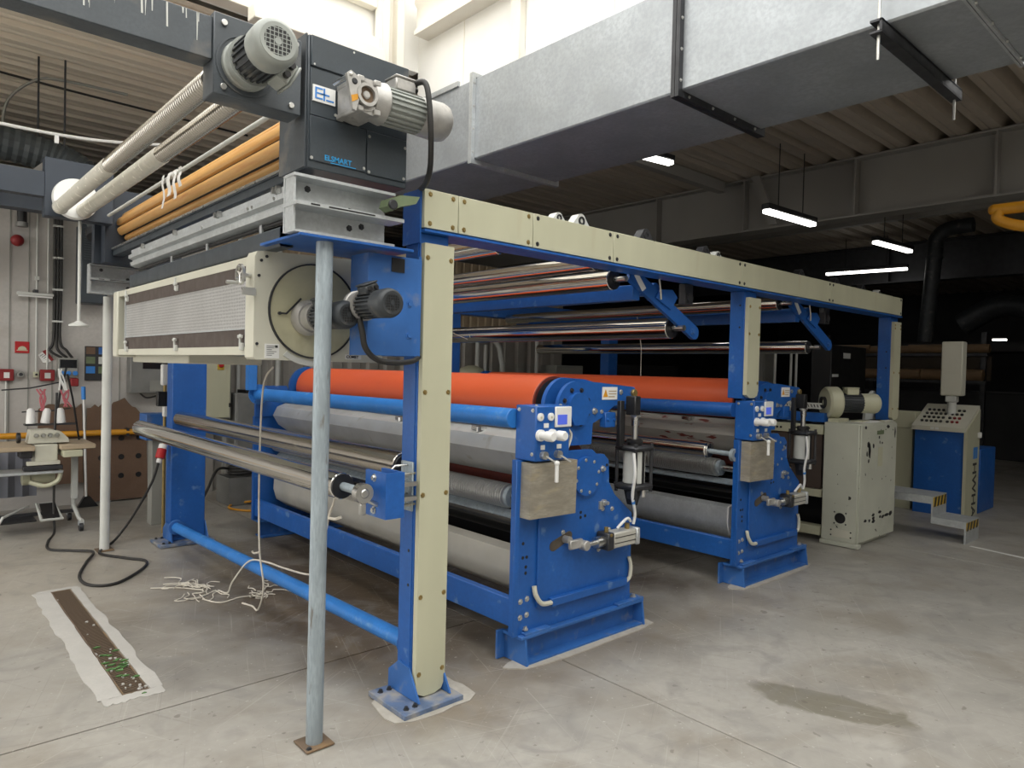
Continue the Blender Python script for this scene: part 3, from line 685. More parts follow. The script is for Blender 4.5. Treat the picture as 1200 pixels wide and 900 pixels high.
# ================================================================== COATING STATIONS
def station(dx, label, second):
    t = thing('coating_station', label, 'machine', (3.15+dx, 4.75, 0), 'blue roller stations')
    P = lambda pl: [(a+dx, b) for a, b in pl]
    D = lambda p: Vector((p[0]+dx, p[1], p[2]))
    outline = P([(2.60, .17), (3.62, .17), (3.62, .74), (3.44, .88), (3.385, .96), (3.375, 1.10), (3.33, 1.14), (3.26, 1.145), (3.22, 1.175), (3.02, 1.175), (2.98, 1.15), (2.60, 1.15)])
    for (ya, yb, front) in ((2.84, 2.88, True), (6.52, 6.56, False)):
        sf = obj('side_frame', MB().prism(outline, 'y', ya, yb), BLUE, t)
        s = -1 if front else 1
        yo = ya if front else yb
        # foot channel
        fy0, fy1 = (2.80, 2.96) if front else (6.44, 6.60)
        fo = obj('foot_channel', MB().box(2.66+dx, 3.70+dx, fy0+.07, fy0+.085, .012, .155).box(2.63+dx, 3.72+dx, fy0, fy1, .150, .168, .002).box(2.66+dx, 3.72+dx, fy0-.01, fy1, .004, .016), BLUED, sf)
        if not front: continue
        for xx in (2.655, 3.70):
            sl = -.03 if xx < 3 else .03
            obj('foot_gusset', MB().prism([(2.78, .004), (2.80, .15), (2.97, .15), (3.0, .004)], 'x', xx+dx, xx+.014+dx), BLUED, sf)
        obj('foot_gusset', MB().box(2.60+dx, 2.655+dx, 2.97, 2.985, .004, .165), BLUED, sf)
        for x0, x1 in ((2.66, 2.86), (3.46, 3.72)):
            obj('packing_plate', MB().box(x0+dx, x1+dx, 2.80, 2.90, .168, .182, .002), BLUED, sf)
        # raised front strip and ridge
        obj('edge_strip', MB().box(2.585+dx, 2.62+dx, 2.825, 2.84, .17, 1.15, .002).box(2.765+dx, 2.785+dx, 2.825, 2.839, .30, .83, .002), BLUE, sf)
        m = MB()
        for x, z in ((2.65, .355), (2.70, .362), (2.65, .265), (2.70, .272)): m.bolt(D((x, 2.84, z)), -Y, .012, .010)
        for x, z in ((2.98, .70), (3.33, .80), (3.42, .79), (3.30, .55), (3.40, .66)): m.bolt(D((x, 2.84, z)), -Y, .011, .010)
        m.bolt(D((2.69, 2.84, .19)), Z, .014, .02).bolt(D((3.66, 2.84, .182)), Z, .014, .02)
        obj('frame_bolts', m, BOLT, sf)
        m = MB()
        for x, z in ((2.66, .68), (2.66, .60), (2.69, .60), (2.685, .545), (2.685, .51), (3.13, .80), (3.13, .77), (3.17, .775), (3.44, .95), (3.36, 1.07)):
            m.cyl(D((x, 2.8385, z)), D((x, 2.842, z)), .010, n=10)
        obj('bolt_holes', m, BLACK, sf)
        # slot with lever and small horizontal cylinder
        a = math.radians(28)
        c1, c2 = Vector((2.90, .630)), Vector((3.03, .675))
        dv = (c2-c1).normalized(); ang = math.degrees(math.atan2(dv.y, dv.x))
        slot = arc(c1.x, c1.y, .030, ang+90, ang+270, 8) + arc(c2.x, c2.y, .026, ang-90, ang+90, 8)
        obj('slot', MB().prism(P(slot), 'y', 2.837, 2.841), GREASE, sf, 'dark greasy slot')
        cy = obj('small_cylinder', MB().box(3.325+dx, 3.54+dx, 2.735, 2.825,   .57, .665, .008), CYLM, t, 'small grey square air cylinder')
        obj('cylinder_head', MB().box(3.265+dx, 3.323+dx, 2.73, 2.83, .565, .67, .006), DARKM, cy)
        obj('cylinder_cap', MB().box(3.542+dx, 3.575+dx, 2.73, 2.83, .565, .67, .006), GALV, cy)
        obj('body_grooves', MB().box(3.33+dx, 3.535+dx, 2.7335, 2.736, .598, .603).box(3.33+dx, 3.535+dx, 2.7335, 2.736, .632, .637), BLACK, cy)
        obj('piston_rod', MB().cyl(D((3.09, 2.78, .618)), D((3.27, 2.78, .618)), .016, n=14).cyl(D((3.20, 2.78, .618)), D((3.266, 2.78, .618)), .034, n=16), STEEL, cy)
        obj('rod_clevis', MB().rcyl(D((3.10, 2.75, .618)), D((3.10, 2.81, .618)), .030).box(2.98+dx, 3.09+dx, 2.775, 2.80, .605, .66, .006).cyl(D((2.99, 2.79, .66)), D((2.99, 2.84, .66)), .022), MOTORAL, cy)
        obj('fittings', MB().cyl(D((3.30, 2.78, .67)), D((3.30, 2.78, .70)), .014, n=8).cyl(D((3.50, 2.78, .665)), D((3.50, 2.78, .70)), .016, n=8).bolt(D((3.29, 2.73, .66)), -Y, .008), BRASS, cy)
        # conduit along the bottom
        obj('conduit_trunk', MB().box(2.87+dx, 3.55+dx, 2.805, 2.84, .290, .335, .002), BLUE, sf)
        obj('conduit_hose', MB().tube(bez([D((2.74, 2.825, .43)), D((2.745, 2.815, .38)), D((2.79, 2.81, .325)), D((2.87, 2.815, .312))]), .014, 8), CREAMW, sf, 'beige conduit hose')
        obj('conduit_hose', MB().tube(bez([D((3.55, 2.825, .305)), D((3.59, 2.82, .33)), D((3.60, 2.82, .40)), D((3.585, 2.825, .46))]), .012, 8), CREAMW, sf, 'beige conduit hose')
    # bottom longitudinal beam + far one
    obj('bottom_beam', MB().box(2.615+dx, 2.665+dx, 2.88, 6.52, .208, .365, .004), BLUE if not second else BLUE, t)
    obj('bottom_beam', MB().box(3.52+dx, 3.57+dx, 2.88, 6.52, .208, .365, .004), BLUE, t)
    # control box and dirty cover below
    cb = obj('control_box', MB().box(2.635+dx, 2.905+dx, 2.735, 2.90, 1.150, 1.455, .006), BLUE, t)
    f = lambda x, z: D((x, 2.735, z))
    m = MB()
    for x in (2.665, 2.745): m.rev(f(x, 1.395), f(x, 1.395)-Y*.012, [(0, .022), (.010, .022), (.012, .018)], 18)
    obj('gauges', m, WHITE, cb, 'small round white gauge')
    m = MB()
    for x in (2.664, 2.744): m.cyl(f(x, 1.393)-Y*.0121, f(x, 1.393)-Y*.0135, .007, n=8)
    obj('gauge_dial', m, CREAM, cb)
    dsp = obj('display_unit', MB().box(2.775+dx, 2.905+dx, 2.722, 2.735, 1.335, 1.450, .004), WHITE, cb, 'white display unit with blue screen')
    obj('screen', MB().box(2.79+dx, 2.865+dx, 2.7195, 2.7225, 1.350, 1.405), LCD, dsp)
    m = MB().box(2.695+dx, 2.73+dx, 2.731, 2.735, 1.335, 1.36).box(2.675+dx, 2.705+dx, 2.731, 2.735, 1.215, 1.24).box(2.80+dx, 2.835+dx, 2.731, 2.735, 1.215, 1.24)
    obj('name_tags', m, WHITE, cb)
    for x in (2.665, 2.755):
        obj('regulator_knob', MB().rev(f(x, 1.295), f(x, 1.295)-Y*.11, [(0, .032), (.018, .032), (.020, .024), (.055, .024), (.057, .028), (.10, .028), (.11, .022)], 18), WHITE, cb)
    for x, dxx, dzz in ((2.69, .05, -.09), (2.80, .055, -.08)):
        obj('toggle_valve', MB().cyl(f(x, 1.185), f(x, 1.185)-Y*.03, .022, n=14).cyl(f(x, 1.185)-Y*.02, f(x+.045, 1.145)-Y*.07, .006, n=8), BOLT, cb)
    h = [f(2.735, 1.145)-Y*.07, f(2.737, 1.11)-Y*.075, f(2.735, 1.04)-Y*.07]
    obj('lever_grip', MB().rcyl(h[0], h[2], .011, .003, 12).sph(tuple(h[0]), .016), WHITE, cb)
    obj('box_screws', MB().bolt(D((2.635, 2.76, 1.43)), -X, .008).bolt(D((2.635, 2.87, 1.43)), -X, .008).bolt(D((2.635, 2.76, 1.19)), -X, .008).bolt(D((2.66, 2.76, 1.455)), Z, .008).bolt(D((2.85, 2.76, 1.455)), Z, .008), BOLT, cb)
    obj('cover_box', MB().prism(P([(2.615, .835), (2.98, .83), (2.985, 1.14), (2.62, 1.14)]), 'y', 2.745, 2.838), DIRTYGALV, t, 'dirty grey sheet cover under the control box')
    # hoses behind the control box
    obj('air_hose', MB().tube(bez([D((2.93, 2.78, 1.32)), D((2.955, 2.77, 1.28)), D((2.935, 2.78, 1.20)), D((2.925, 2.80, 1.15))]), .008, 6)
        .tube(bez([D((2.94, 2.80, 1.31)), D((2.965, 2.79, 1.25)), D((2.945, 2.80, 1.19)), D((2.93, 2.82, 1.15))]), .007, 6), CORD, t, 'white air hoses')
    # upper bearing arm: two plates with a round nose
    arm = P(arc(3.13, 1.425, .165, 205, 95, 12) + [(3.30, 1.585), (3.68, 1.555), (3.70, 1.53), (3.70, 1.485), (3.60, 1.455), (3.48, 1.435), (3.36, 1.36), (3.28, 1.33), (3.27, 1.20), (3.05, 1.20), (2.97, 1.30)])
    ap = obj('bearing_arm', MB().prism(arm, 'y', 2.895, 2.92), BLUE, t)
    arm2 = P(arc(3.13, 1.425, .185, 200, 95, 12) + [(3.30, 1.60), (3.5, 1.56), (3.5, 1.44), (3.36, 1.36), (3.28, 1.20), (3.0, 1.20), (2.96, 1.32)])
    obj('bearing_arm', MB().prism(arm2, 'y', 2.99, 3.02), BLUE, t)
    obj('arm_web', MB().prism(P([(3.28, 1.575), (3.66, 1.55), (3.66, 1.535), (3.28, 1.56)]), 'y', 2.92, 2.99), BLUE, ap)
    cv = [(3.13-.085, 1.335+.10), (3.13+.085, 1.335+.10)]
    cov = P(arc(3.125, 1.43, .092, 215, -35, 16) + [(3.17, 1.325), (3.08, 1.325)])
    bc = obj('bearing_cover', MB().prism(cov, 'y', 2.862, 2.895), BLUE, ap)
    m = MB()
    for k in range(8): m.bolt(D((3.125+.112*math.cos(k*PI/4+.4), 2.895, 1.43+.112*math.sin(k*PI/4+.4))), -Y, .011, .012)
    obj('cover_bolts', m, DARKM, bc)
    lab = obj('warning_label', MB().box(3.36+dx, 3.505+dx, 2.892, 2.8955, 1.475, 1.555), PAPER, ap, 'white label with yellow triangle')
    tri = P([(3.367, 1.492), (3.412, 1.492), (3.39, 1.54)])
    obj('hazard_triangle', MB().prism(tri, 'y', 2.890, 2.892), YELLOW, lab)
    obj('print_lines', MB().box(3.42+dx, 3.495+dx, 2.891, 2.892, 1.525, 1.532).box(3.42+dx, 3.495+dx, 2.891, 2.892, 1.508, 1.515).box(3.42+dx, 3.48+dx, 2.891, 2.892, 1.49, 1.497), MATS['tan_corrugated_sheet'], lab)
    obj('arm_bolts', MB().bolt(D((3.545, 2.895, 1.522)), -Y, .013).bolt(D((3.29, 2.895, 1.405)), -Y, .015, .02).bolt(D((3.36, 2.895, 1.40)), -Y, .01), BOLT, ap)
    obj('pivot_pin', MB().rcyl(D((3.67, 2.875, 1.515)), D((3.67, 3.0, 1.515)), .026), BRASS, ap)
    obj('arm_block', MB().box(3.37+dx, 3.47+dx, 2.87, 2.92, 1.30, 1.395, .004).bolt(D((3.395, 2.87, 1.35)), -Y, .010).bolt(D((3.455, 2.87, 1.35)), -Y, .010), BLUE, t)
    # lower bearing cover on the frame
    lc = obj('lower_bearing_cover', MB().prism(P(arc(3.155, 1.02, .118, 0, 360, 28)[:-1]), 'y', 2.812, 2.84), BLUE, sf if False else t)
    m = MB()
    for k in range(8): m.bolt(D((3.155+.10*math.cos(k*PI/4+.2), 2.812, 1.02+.10*math.sin(k*PI/4+.2))), -Y, .008, .006)
    m.bolt(D((3.32, 2.84, 1.05)), -Y, .014, .02)
    obj('cover_bolts', m, BOLT, lc)
    m = MB().rev(D((3.33, 2.84, .84)), D((3.33, 2.80, .84)), [(0, .02), (.02, .02), (.02, .012), (.045, .012)], 12).box(3.29+dx, 3.32+dx, 2.83, 2.84, .80, .85)
    obj('grease_nipple', m, BOLT, t)
    # upright air cylinder on the outer edge
    cx, cyy = 3.585, 2.805
    ac = obj('air_cylinder', MB().rcyl(D((cx, cyy, .945)), D((cx, cyy, 1.150)), .070, .003, 32), GREYW, t, 'upright pale grey air cylinder')
    obj('cylinder_strap', MB().box(cx-.008+dx, cx+.012+dx, cyy-.075, cyy-.066, .945, 1.15), BLACK, ac)
    for z0, z1 in ((.905, .943), (1.152, 1.186)):
        obj('end_cap', MB().box(cx-.095+dx, cx+.095+dx, cyy-.09, cyy+.09, z0, z1, .012), DARKM, ac)
    m = MB()
    for sx in (-.08, .08):
        for sy in (-.075, .075): m.cyl(D((cx+sx, cyy+sy, .89)), D((cx+sx, cyy+sy, 1.20)), .011, n=8)
    obj('tie_rods', m, DARKM, ac)
    obj('rod_gland', MB().cyl(D((cx, cyy, 1.186)), D((cx, cyy, 1.225)), .048, n=18).cyl(D((cx, cyy, 1.205)), D((cx, cyy, 1.217)), .058, n=6), BLACK, ac)
    obj('piston_rod', MB().cyl(D((cx, cyy, 1.225)), D((cx, cyy, 1.31)), .020, n=18).cyl(D((cx, cyy, 1.31)), D((cx, cyy, 1.372)), .025, n=18).cyl(D((cx, cyy, 1.366)), D((cx, cyy, 1.378)), .034, n=6), STEEL, ac)
    obj('rod_eye', MB().box(cx-.03+dx, cx+.03+dx, cyy-.02, cyy+.06, 1.378, 1.50, .006), BLACK, ac)
    obj('guide_bar', MB().box(cx-.125+dx, cx-.085+dx, cyy+.02, cyy+.05, 1.18, 1.47, .003).box(cx-.05+dx, cx-.028+dx, cyy+.06, cyy+.075, 1.19, 1.40), BLACK, ac)
    obj('trunnion', MB().prism(P([(cx-.05, .905), (cx+.06, .905), (cx+.02, .80), (cx-.01, .80)]), 'y', cyy-.02, cyy+.04).box(cx-.09+dx, cx-.06+dx, cyy-.08, cyy-.02, .855, .90), DARKM, ac)
    obj('cap_stub', MB().cyl(D((cx+.02, cyy-.06, .905)), D((cx+.02, cyy-.06, .86)), .018, n=10), BOLT, ac)
    obj('air_hose', MB().tube(bez([D((cx-.12, cyy-.09, 1.15)), D((cx-.115, cyy-.10, 1.02)), D((cx-.095, cyy-.07, .88)), D((cx-.04, cyy-.05, .76)), D((cx-.035, cyy-.035, .69))]), .010, 8)
        .tube(bez([D((3.38, 2.76, .685)), D((3.42, 2.75, .72)), D((3.48, 2.76, .735)), D((3.52, 2.77, .71))]), .009, 8), WHITE, t, 'white air hoses')
    obj('hose_bands', MB().rcyl(D((cx-.079, cyy-.064, .845)), D((cx-.072, cyy-.06, .825)), .0115, .001, 10), LBLUE, t)
    # ---------- rollers across the machine
    def cross(name, x, z, r, m, y0=3.12, y1=6.44, label=None, n=48):
        o = obj(name, MB().rcyl(D((x, y0, z)), D((x, y1, z)), r, .006, n), m, t, label)
        return o
    orl = cross('rubber_roller', 3.155, 1.432, .187, ORANGE, label='orange rubber covered upper roller')
    obj('roller_end', MB().ring(D((3.155, 3.112, 1.432)), D((3.155, 3.13, 1.432)), .184, .166, 40), RUSTR, orl)
    obj('end_disc', MB().rcyl(D((3.155, 3.116, 1.432)), D((3.155, 3.135, 1.432)), .165, .003, 40), DARKM, orl)
    obj('journal', MB().cyl(D((3.155, 2.92, 1.432)), D((3.155, 3.116, 1.432)), .06, n=20).cyl(D((3.155, 6.44, 1.432)), D((3.155, 6.5, 1.432)), .06, n=20), DARKM, orl)
    obj('far_bearing_arm', MB().prism(P(arc(3.13, 1.43, .20, 200, 95, 12) + [(3.30, 1.60), (3.6, 1.56), (3.6, 1.46), (3.3, 1.2), (2.99, 1.15), (2.60, 1.15), (2.60, 1.44), (2.90, 1.44)]), 'y', 6.50, 6.53), BLUE, t)
    lo = cross('lower_rubber_roller', 3.155, 1.04, .19, RUSTR, 3.0, 6.44)
    bt = obj('cross_tube', MB().rcyl(D((2.625, 2.90, 1.378)), D((2.625, 6.50, 1.36)), .056, .003, 24), BLUEW if not second else BLUE, t)
    fm = MB().ring(D((2.625, 6.485, 1.36)), D((2.625, 6.50, 1.36)), .095, .05, 24)
    for k in range(6): fm.bolt(D((2.625+.078*math.cos(k*PI/3), 6.485, 1.36+.078*math.sin(k*PI/3))), -Y, .012)
    obj('tube_flange', fm, BLUEW, bt)
    hood = P([(2.90, 1.295), (2.775, 1.245), (2.735, 1.165), (2.79, 1.075), (2.90, 1.0)])
    ho = obj('drip_hood', MB().sheet(hood, 'y', 2.96, 6.42, .006).prism(hood, 'y', 6.40, 6.405), HOODR if second else HOODM, t, 'folded sheet hood with red stains' if second else 'folded grey sheet hood')
    m = MB()
    for y in (4.3, 5.6, 3.4): m.box(2.80+dx, 2.84+dx, y, y+.10, 1.262, 1.285).cyl(D((2.79, y+.02, 1.255)), D((2.79, y+.02, 1.285)), .012, n=8)
    obj('hood_latch', m, STEEL, ho)
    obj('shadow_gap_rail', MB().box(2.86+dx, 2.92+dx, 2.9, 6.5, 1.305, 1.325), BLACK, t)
    # ribbed spreader roller
    prof = []; y = 0; L = 3.36; p = .022
    while y < L:
        prof += [(y, .056), (y+p*.12, .058), (y+p*.32, .075), (y+p*.66, .075), (y+p*.9, .058)]; y += p
    rb = obj('ribbed_roller', MB().rev(D((2.825, 3.14, .885)), D((2.825, 3.14+L, .885)), prof, 24), RIBST, t, 'spiral ribbed steel spreader roller')
    obj('roller_end', MB().rcyl(D((2.825, 3.11, .885)), D((2.825, 3.14, .885)), .064, .004, 28), GALVP, rb)
    obj('shaft', MB().cyl(D((2.825, 2.88, .885)), D((2.825, 3.11, .885)), .025, n=16), STEEL, rb)
    obj('flat_bar', MB().prism(P([(2.80, .765), (2.845, .80), (2.85, .792), (2.805, .757)]), 'y', 2.88, 6.5), GALVP, t)
    cross('dark_roller', 3.02, .70, .10, MATS['dull_roller_steel'] if False else mat('dark_polished_roller', (.06, .06, .06), .2, .8, .1, 4) if 'dark_polished_roller' not in MATS else MATS['dark_polished_roller'], 2.9, 6.5)
    pan = P([(2.84, .595), (2.775, .575), (2.77, .46), (2.80, .36), (2.90, .29), (3.10, .26), (3.30, .29)])
    pn = obj('catch_pan', MB().sheet(pan, 'y', 3.02, 6.46, .006), PANM if not second else GALV, t, 'pale curved catch pan')
    obj('pan_end', MB().prism(P([(2.84, .60), (2.768, .58), (2.763, .45), (2.80, .345), (2.90, .28), (3.10, .25), (3.3, .28), (3.3, .6)]), 'y', 3.005, 3.018), WHITE, pn)
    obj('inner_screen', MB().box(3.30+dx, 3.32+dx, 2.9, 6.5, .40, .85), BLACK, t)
    if second:
        ch = cross('chrome_roller', 2.60, 1.045, .062, CHROME, 3.10, 6.45, 'chrome roller in front of the stained hood', 40)
        obj('end_cap', MB().rcyl(D((2.60, 3.085, 1.045)), D((2.60, 3.10, 1.045)), .058), STEEL, ch)
        obj('shaft', MB().cyl(D((2.60, 2.88, 1.035)), D((2.60, 3.09, 1.04)), .020, n=14), GALVP, ch)
        obj('rod_end', MB().ring(D((2.60, 2.86, 1.03)), D((2.60, 2.89, 1.03)), .05, .02), GALVP, ch)
    return t
station(0.0, 'blue station with orange roller nearest the camera, grey control box cover and display', False)
station(2.31, 'blue station farther from camera, under the second gantry post, red stained hood', True)

# ================================================================== FEEDING HEAD
def finned_body(mb, p0, p1, r, n=22, h=.009):
    """motor barrel with lengthwise cooling fins"""
    p0, p1 = Vector(p0), Vector(p1); d = (p1-p0).normalized(); a = d.orthogonal().normalized(); b = d.cross(a)
    pts = []
    for i in range(n):
        for k, rr in ((0, r-h), (.28, r-h), (.30, r), (.70, r), (.72, r-h)):
            th = 2*PI*(i+k)/n; pts.append((rr, th))
    m = len(pts); vs = []
    for P in (p0, p1): vs += [P+(a*math.cos(t)+b*math.sin(t))*rr for rr, t in pts]
    mb.add(vs, [(i, (i+1) % m, m+(i+1) % m, m+i) for i in range(m)] + [tuple(range(m))[::-1], tuple(range(m, 2*m))])
    return mb
def motor(par, base, d, up, L, r, mbody, mcover, box_dir, flange=True, grille=True, name='drive_motor', gearlen=.1):
    base = Vector(base); d = Vector(d).normalized(); up = Vector(up).normalized(); side = d.cross(up)
    gl = gearlen
    mt = obj(name, finned_body(MB(), base+d*gl, base+d*(gl+(L-gl)*.55), r), mbody, par)
    q = base+d*(gl+(L-gl)*.55); e = base+d*L
    LL = (e-q).length
    obj('fan_cover', MB().rev(q, e, [(0, r*1.0), (LL*.75, r*1.05), (LL*.92, r*.97), (LL, r*.80)], 32), mcover, mt)
    if grille:
        obj('fan_grille', MB().ring(e-d*.001, e+d*.002, r*.80, r*.62, 28).cyl(e, e+d*.003, r*.16, n=14), mcover, mt)
        g = MB().cyl(e-d*.0005, e+d*.0008, r*.62, n=28); obj('grille_opening', g, BLACK, mt)
        g = MB(); k = -.5
        while k <= .51:
            o1 = up*(k*r*1.1); w = math.sqrt(max(0, (.62*r)**2-(k*r*1.1)**2))
            for c in (o1-side*w, ): g.tube([e+d*.0016+o1-side*w, e+d*.0016+o1+side*w], r*.022, 4)
            o2 = side*(k*r*1.1)
            g.tube([e+d*.0018+o2-up*w, e+d*.0018+o2+up*w], r*.022, 4); k += .166
        obj('grille_mesh', g, mcover, mt)
    bd = Vector(box_dir).normalized(); c = base+d*(gl+(L-gl)*.30)
    M = Matrix((d, bd.cross(d)*-1, bd)).transposed().to_4x4(); M.translation = c
    m = MB(); m.X = M; m.box(-r*.62, r*.62, -r*.55, r*.55, r*.85, r*1.5, .006).box(-r*.66, r*.66, -r*.59, r*.59, r*1.5, r*1.62, .005)
    obj('terminal_box', m, mcover, mt)
    m = MB(); m.X = M
    for y in (-.25, .25): m.cyl((r*.6, y*r, r*1.2), (r*.85, y*r, r*1.2), r*.15, n=10)
    obj('cable_gland', m, BLACK, mt)
    if flange:
        obj('gearbox', MB().rev(base, base+d*gl, [(0, r*1.14), (gl*.25, r*1.14), (gl*.3, r*1.05), (gl*.8, r*1.0), (gl*.82, r*1.12), (gl, r*1.12)], 28), mcover if mcover is not MOTORD else MOTORAL, mt)
    return mt

HD = thing('web_feeding_head', 'dark grey feeding head with motors, ribbed tubes and slatted wooden roll', 'machine head', (1.5, 4.5, 2.2))
hb = obj('drive_box', MB().box(1.297, 1.785, 2.752, 3.01, 2.468, 3.015, .004), DARK, HD)
obj('side_plate', MB().box(1.290, 1.297, 2.762, 3.01, 2.472, 3.02), DARKD, hb)
obj('top_cover', MB().box(1.305, 1.78, 2.742, 2.753, 2.887, 3.012, .002), DARK, hb)
obj('access_panel', MB().box(1.306, 1.568, 2.744, 2.753, 2.500, 2.684, .002), DARK, hb)
obj('front_panel', MB().box(1.306, 1.775, 2.747, 2.753, 2.688, 2.880, .001).box(1.574, 1.778, 2.745, 2.753, 2.495, 2.685, .002), DARK, hb)
m = MB()
for x, z in ((1.315, 2.51), (1.56, 2.515), (1.585, 2.505), (1.765, 2.51), (1.32, 2.895), (1.77, 2.65), (1.585, 2.66), (1.42, 2.71), (1.74, 2.955), (1.5, 2.998)):
    m.bolt((x, 2.744, z), -Y, .005, .004)
obj('panel_screws', m, BOLT, hb)
lg = obj('logo_plate', MB().box(1.314, 1.416, 2.741, 2.747, 2.745, 2.812), WHITE, hb, 'white plate with blue letters')
m = MB()
ly = (2.7392, 2.7412)
m.box(1.324, 1.331, *ly, 2.756, 2.803)
for z in (2.756, 2.7765, 2.797): m.box(1.331, 1.358, *ly, z, z+.006)
m.box(1.361, 1.368, *ly, 2.754, 2.805).box(1.352, 1.388, *ly, 2.7765, 2.7825).box(1.374, 1.408, *ly, 2.756, 2.762)
obj('logo', m, LBLUE, lg)
text('lettering', 'ELSMART', .031, CYAN, hb, (1.372, 2.7436, 2.512), X, Z, bold=.0006)
obj('lettering_underline', MB().box(1.40, 1.52, 2.7425, 2.744, 2.503, 2.5065), CYAN, hb)
# worm gear motor on the box, axis along x
gm = motor(HD, (1.545, 2.63, 2.765), X, Z, .36, .082, MOTORG, MOTORAL, Z, flange=False, gearlen=.02)
obj('gear_flange', MB().rev((1.50, 2.63, 2.765), (1.575, 2.63, 2.765), [(0, .06), (.01, .078), (.07, .088), (.075, .084)], 28), MOTORAL, gm)
wg = obj('worm_gearbox', MB().prism([(1.425, 2.695), (1.50, 2.685), (1.525, 2.71), (1.525, 2.80), (1.495, 2.83), (1.435, 2.83), (1.422, 2.81)], 'y', 2.575, 2.735), MOTORAL, HD)
m = MB()
for x, z in ((1.437, 2.70), (1.515, 2.70), (1.515, 2.82), (1.437, 2.82)): m.box(x-.016, x+.016, 2.562, 2.745, z-.012, z+.012, .004)
m.ring((1.462, 2.57, 2.757), (1.462, 2.575, 2.757), .062, .056)
obj('gearbox_ribs', m, MOTORAL, wg)
obj('output_hub', MB().ring((1.462, 2.55, 2.757), (1.462, 2.577, 2.757), .047, .034, 28).rcyl((1.462, 2.556, 2.757), (1.462, 2.576, 2.757), .016), MOTORAL, wg)
obj('oil_seal', MB().ring((1.462, 2.566, 2.757), (1.462, 2.578, 2.757), .036, .014, 28), REDD if False else MATS['rusty_grate_iron'], wg)
ta = obj('torque_arm', MB().prism([(1.368, 2.818), (1.386, 2.835), (1.43, 2.812), (1.435, 2.76), (1.412, 2.68), (1.398, 2.682)], 'y', 2.555, 2.572), MOTORAL, wg)
obj('arm_label', MB().prism([(1.388, 2.735), (1.418, 2.748), (1.418, 2.725), (1.393, 2.71)], 'y', 2.552, 2.5555), YELLOW, ta, 'small orange sticker')
obj('arm_pin', MB().rcyl((1.386, 2.548, 2.818), (1.386, 2.70, 2.818), .008, n=14), STEEL, ta); obj('arm_boss', MB().rcyl((1.403, 2.55, 2.795), (1.403, 2.56, 2.795), .013), DARKM, ta)
obj('motor_cable', MB().tube(bez([(1.715, 2.60, 2.885), (1.735, 2.545, 2.88), (1.745, 2.525, 2.80), (1.765, 2.535, 2.66), (1.81, 2.60, 2.545), (1.87, 2.72, 2.505), (1.94, 2.87, 2.515)], 8), .013, 10), RUBBER, HD)
# motor plate and arm running left
m = MB()
for k in range(26):
    x = random.choice((random.uniform(.25, .62), random.uniform(.25, .9))); l = random.uniform(.02, .11); w = random.uniform(.0015, .0035)
    m.prism([(x-w, 2.952), (x+w, 2.952), (x+w*.8+random.uniform(-.003, .003), 2.952-l), (x-w*.4, 2.952-l)], 'y', 2.7638, 2.7652)
obj('paint_drips', m, GREYW, HD, 'whitish drips down the arm', kind='stuff')
mp = obj('motor_plate', MB().box(.918, 1.268, 2.752, 2.87, 2.668, 2.975, .004), DARKD, HD)
obj('arm', MB().box(-2.5, .917, 2.765, 2.865, 2.795, 2.955, .003), DARKD, HD)
m = MB()
for x, z in ((.955, 2.94), (.955, 2.70), (1.225, 2.70), (1.165, 2.765), (1.24, 2.95)): m.rcyl((x, 2.752, z), (x, 2.742, z), .012, .002, 12).cyl((x, 2.7415, z), (x, 2.743, z), .005, n=6)
obj('plate_bolts', m, BOLT, mp)
obj('boss_ring', MB().ring((1.04, 2.746, 2.80), (1.04, 2.752, 2.80), .115, .108, 32), DARKD, mp)
motor(HD, (1.04, 2.752, 2.80), -Y, Z, .30, .083, MOTORD, MOTORG, Vector((1, 0, -.55)), gearlen=.075)
# ribbed tubes
def ribtube(x, z, r, y0, yw, y1):
    prof = []; y = 0; p = .024
    while y < yw-y0: prof += [(y, r-.006), (y+p*.2, r-.001), (y+p*.5, r+.001), (y+p*.8, r-.001), (y+p, r-.006)]; y += p
    o = obj('spiral_tube', MB().rev((x, y0, z), (x, yw, z), prof, 24), TUBEST, HD, 'ribbed metal tube, far end wrapped in plastic')
    obj('wrapped_end', MB().rev((x, yw-.02, z), (x, y1, z), [(0, r+.001), (.01, r+.003), (y1-yw-.03, r+.004), (y1-yw-.01, r+.009), (y1-yw+.02, r+.003)], 24), WRAP, o)
    return o
ribtube(.952, 2.757, .0435, 2.872, 4.55, 6.08); ribtube(1.103, 2.757, .0435, 2.872, 4.1, 6.08)
obj('support_tube', MB().rcyl((1.275, 2.9, 2.755), (1.275, 6.1, 2.755), .012, n=10), GREYW, HD)
fp = obj('far_plate', MB().box(.87, 1.32, 6.15, 6.27, 2.70, 3.13, .004).box(1.24, 1.86, 6.42, 6.5, 2.42, 3.0, .004).box(1.29, 1.86, 6.28, 6.42, 2.42, 3.0), BEAMD, HD)
obj('pivot_disc', MB().rev((1.06, 6.09, 2.845), (1.06, 6.15, 2.845), [(0, .145), (.03, .15), (.06, .15)], 40), WHITE, HD, 'white round disc at the far end of the tubes')
obj('far_arm', MB().box(-2.5, .869, 6.16, 6.26, 2.84, 3.02), BEAMD, HD)
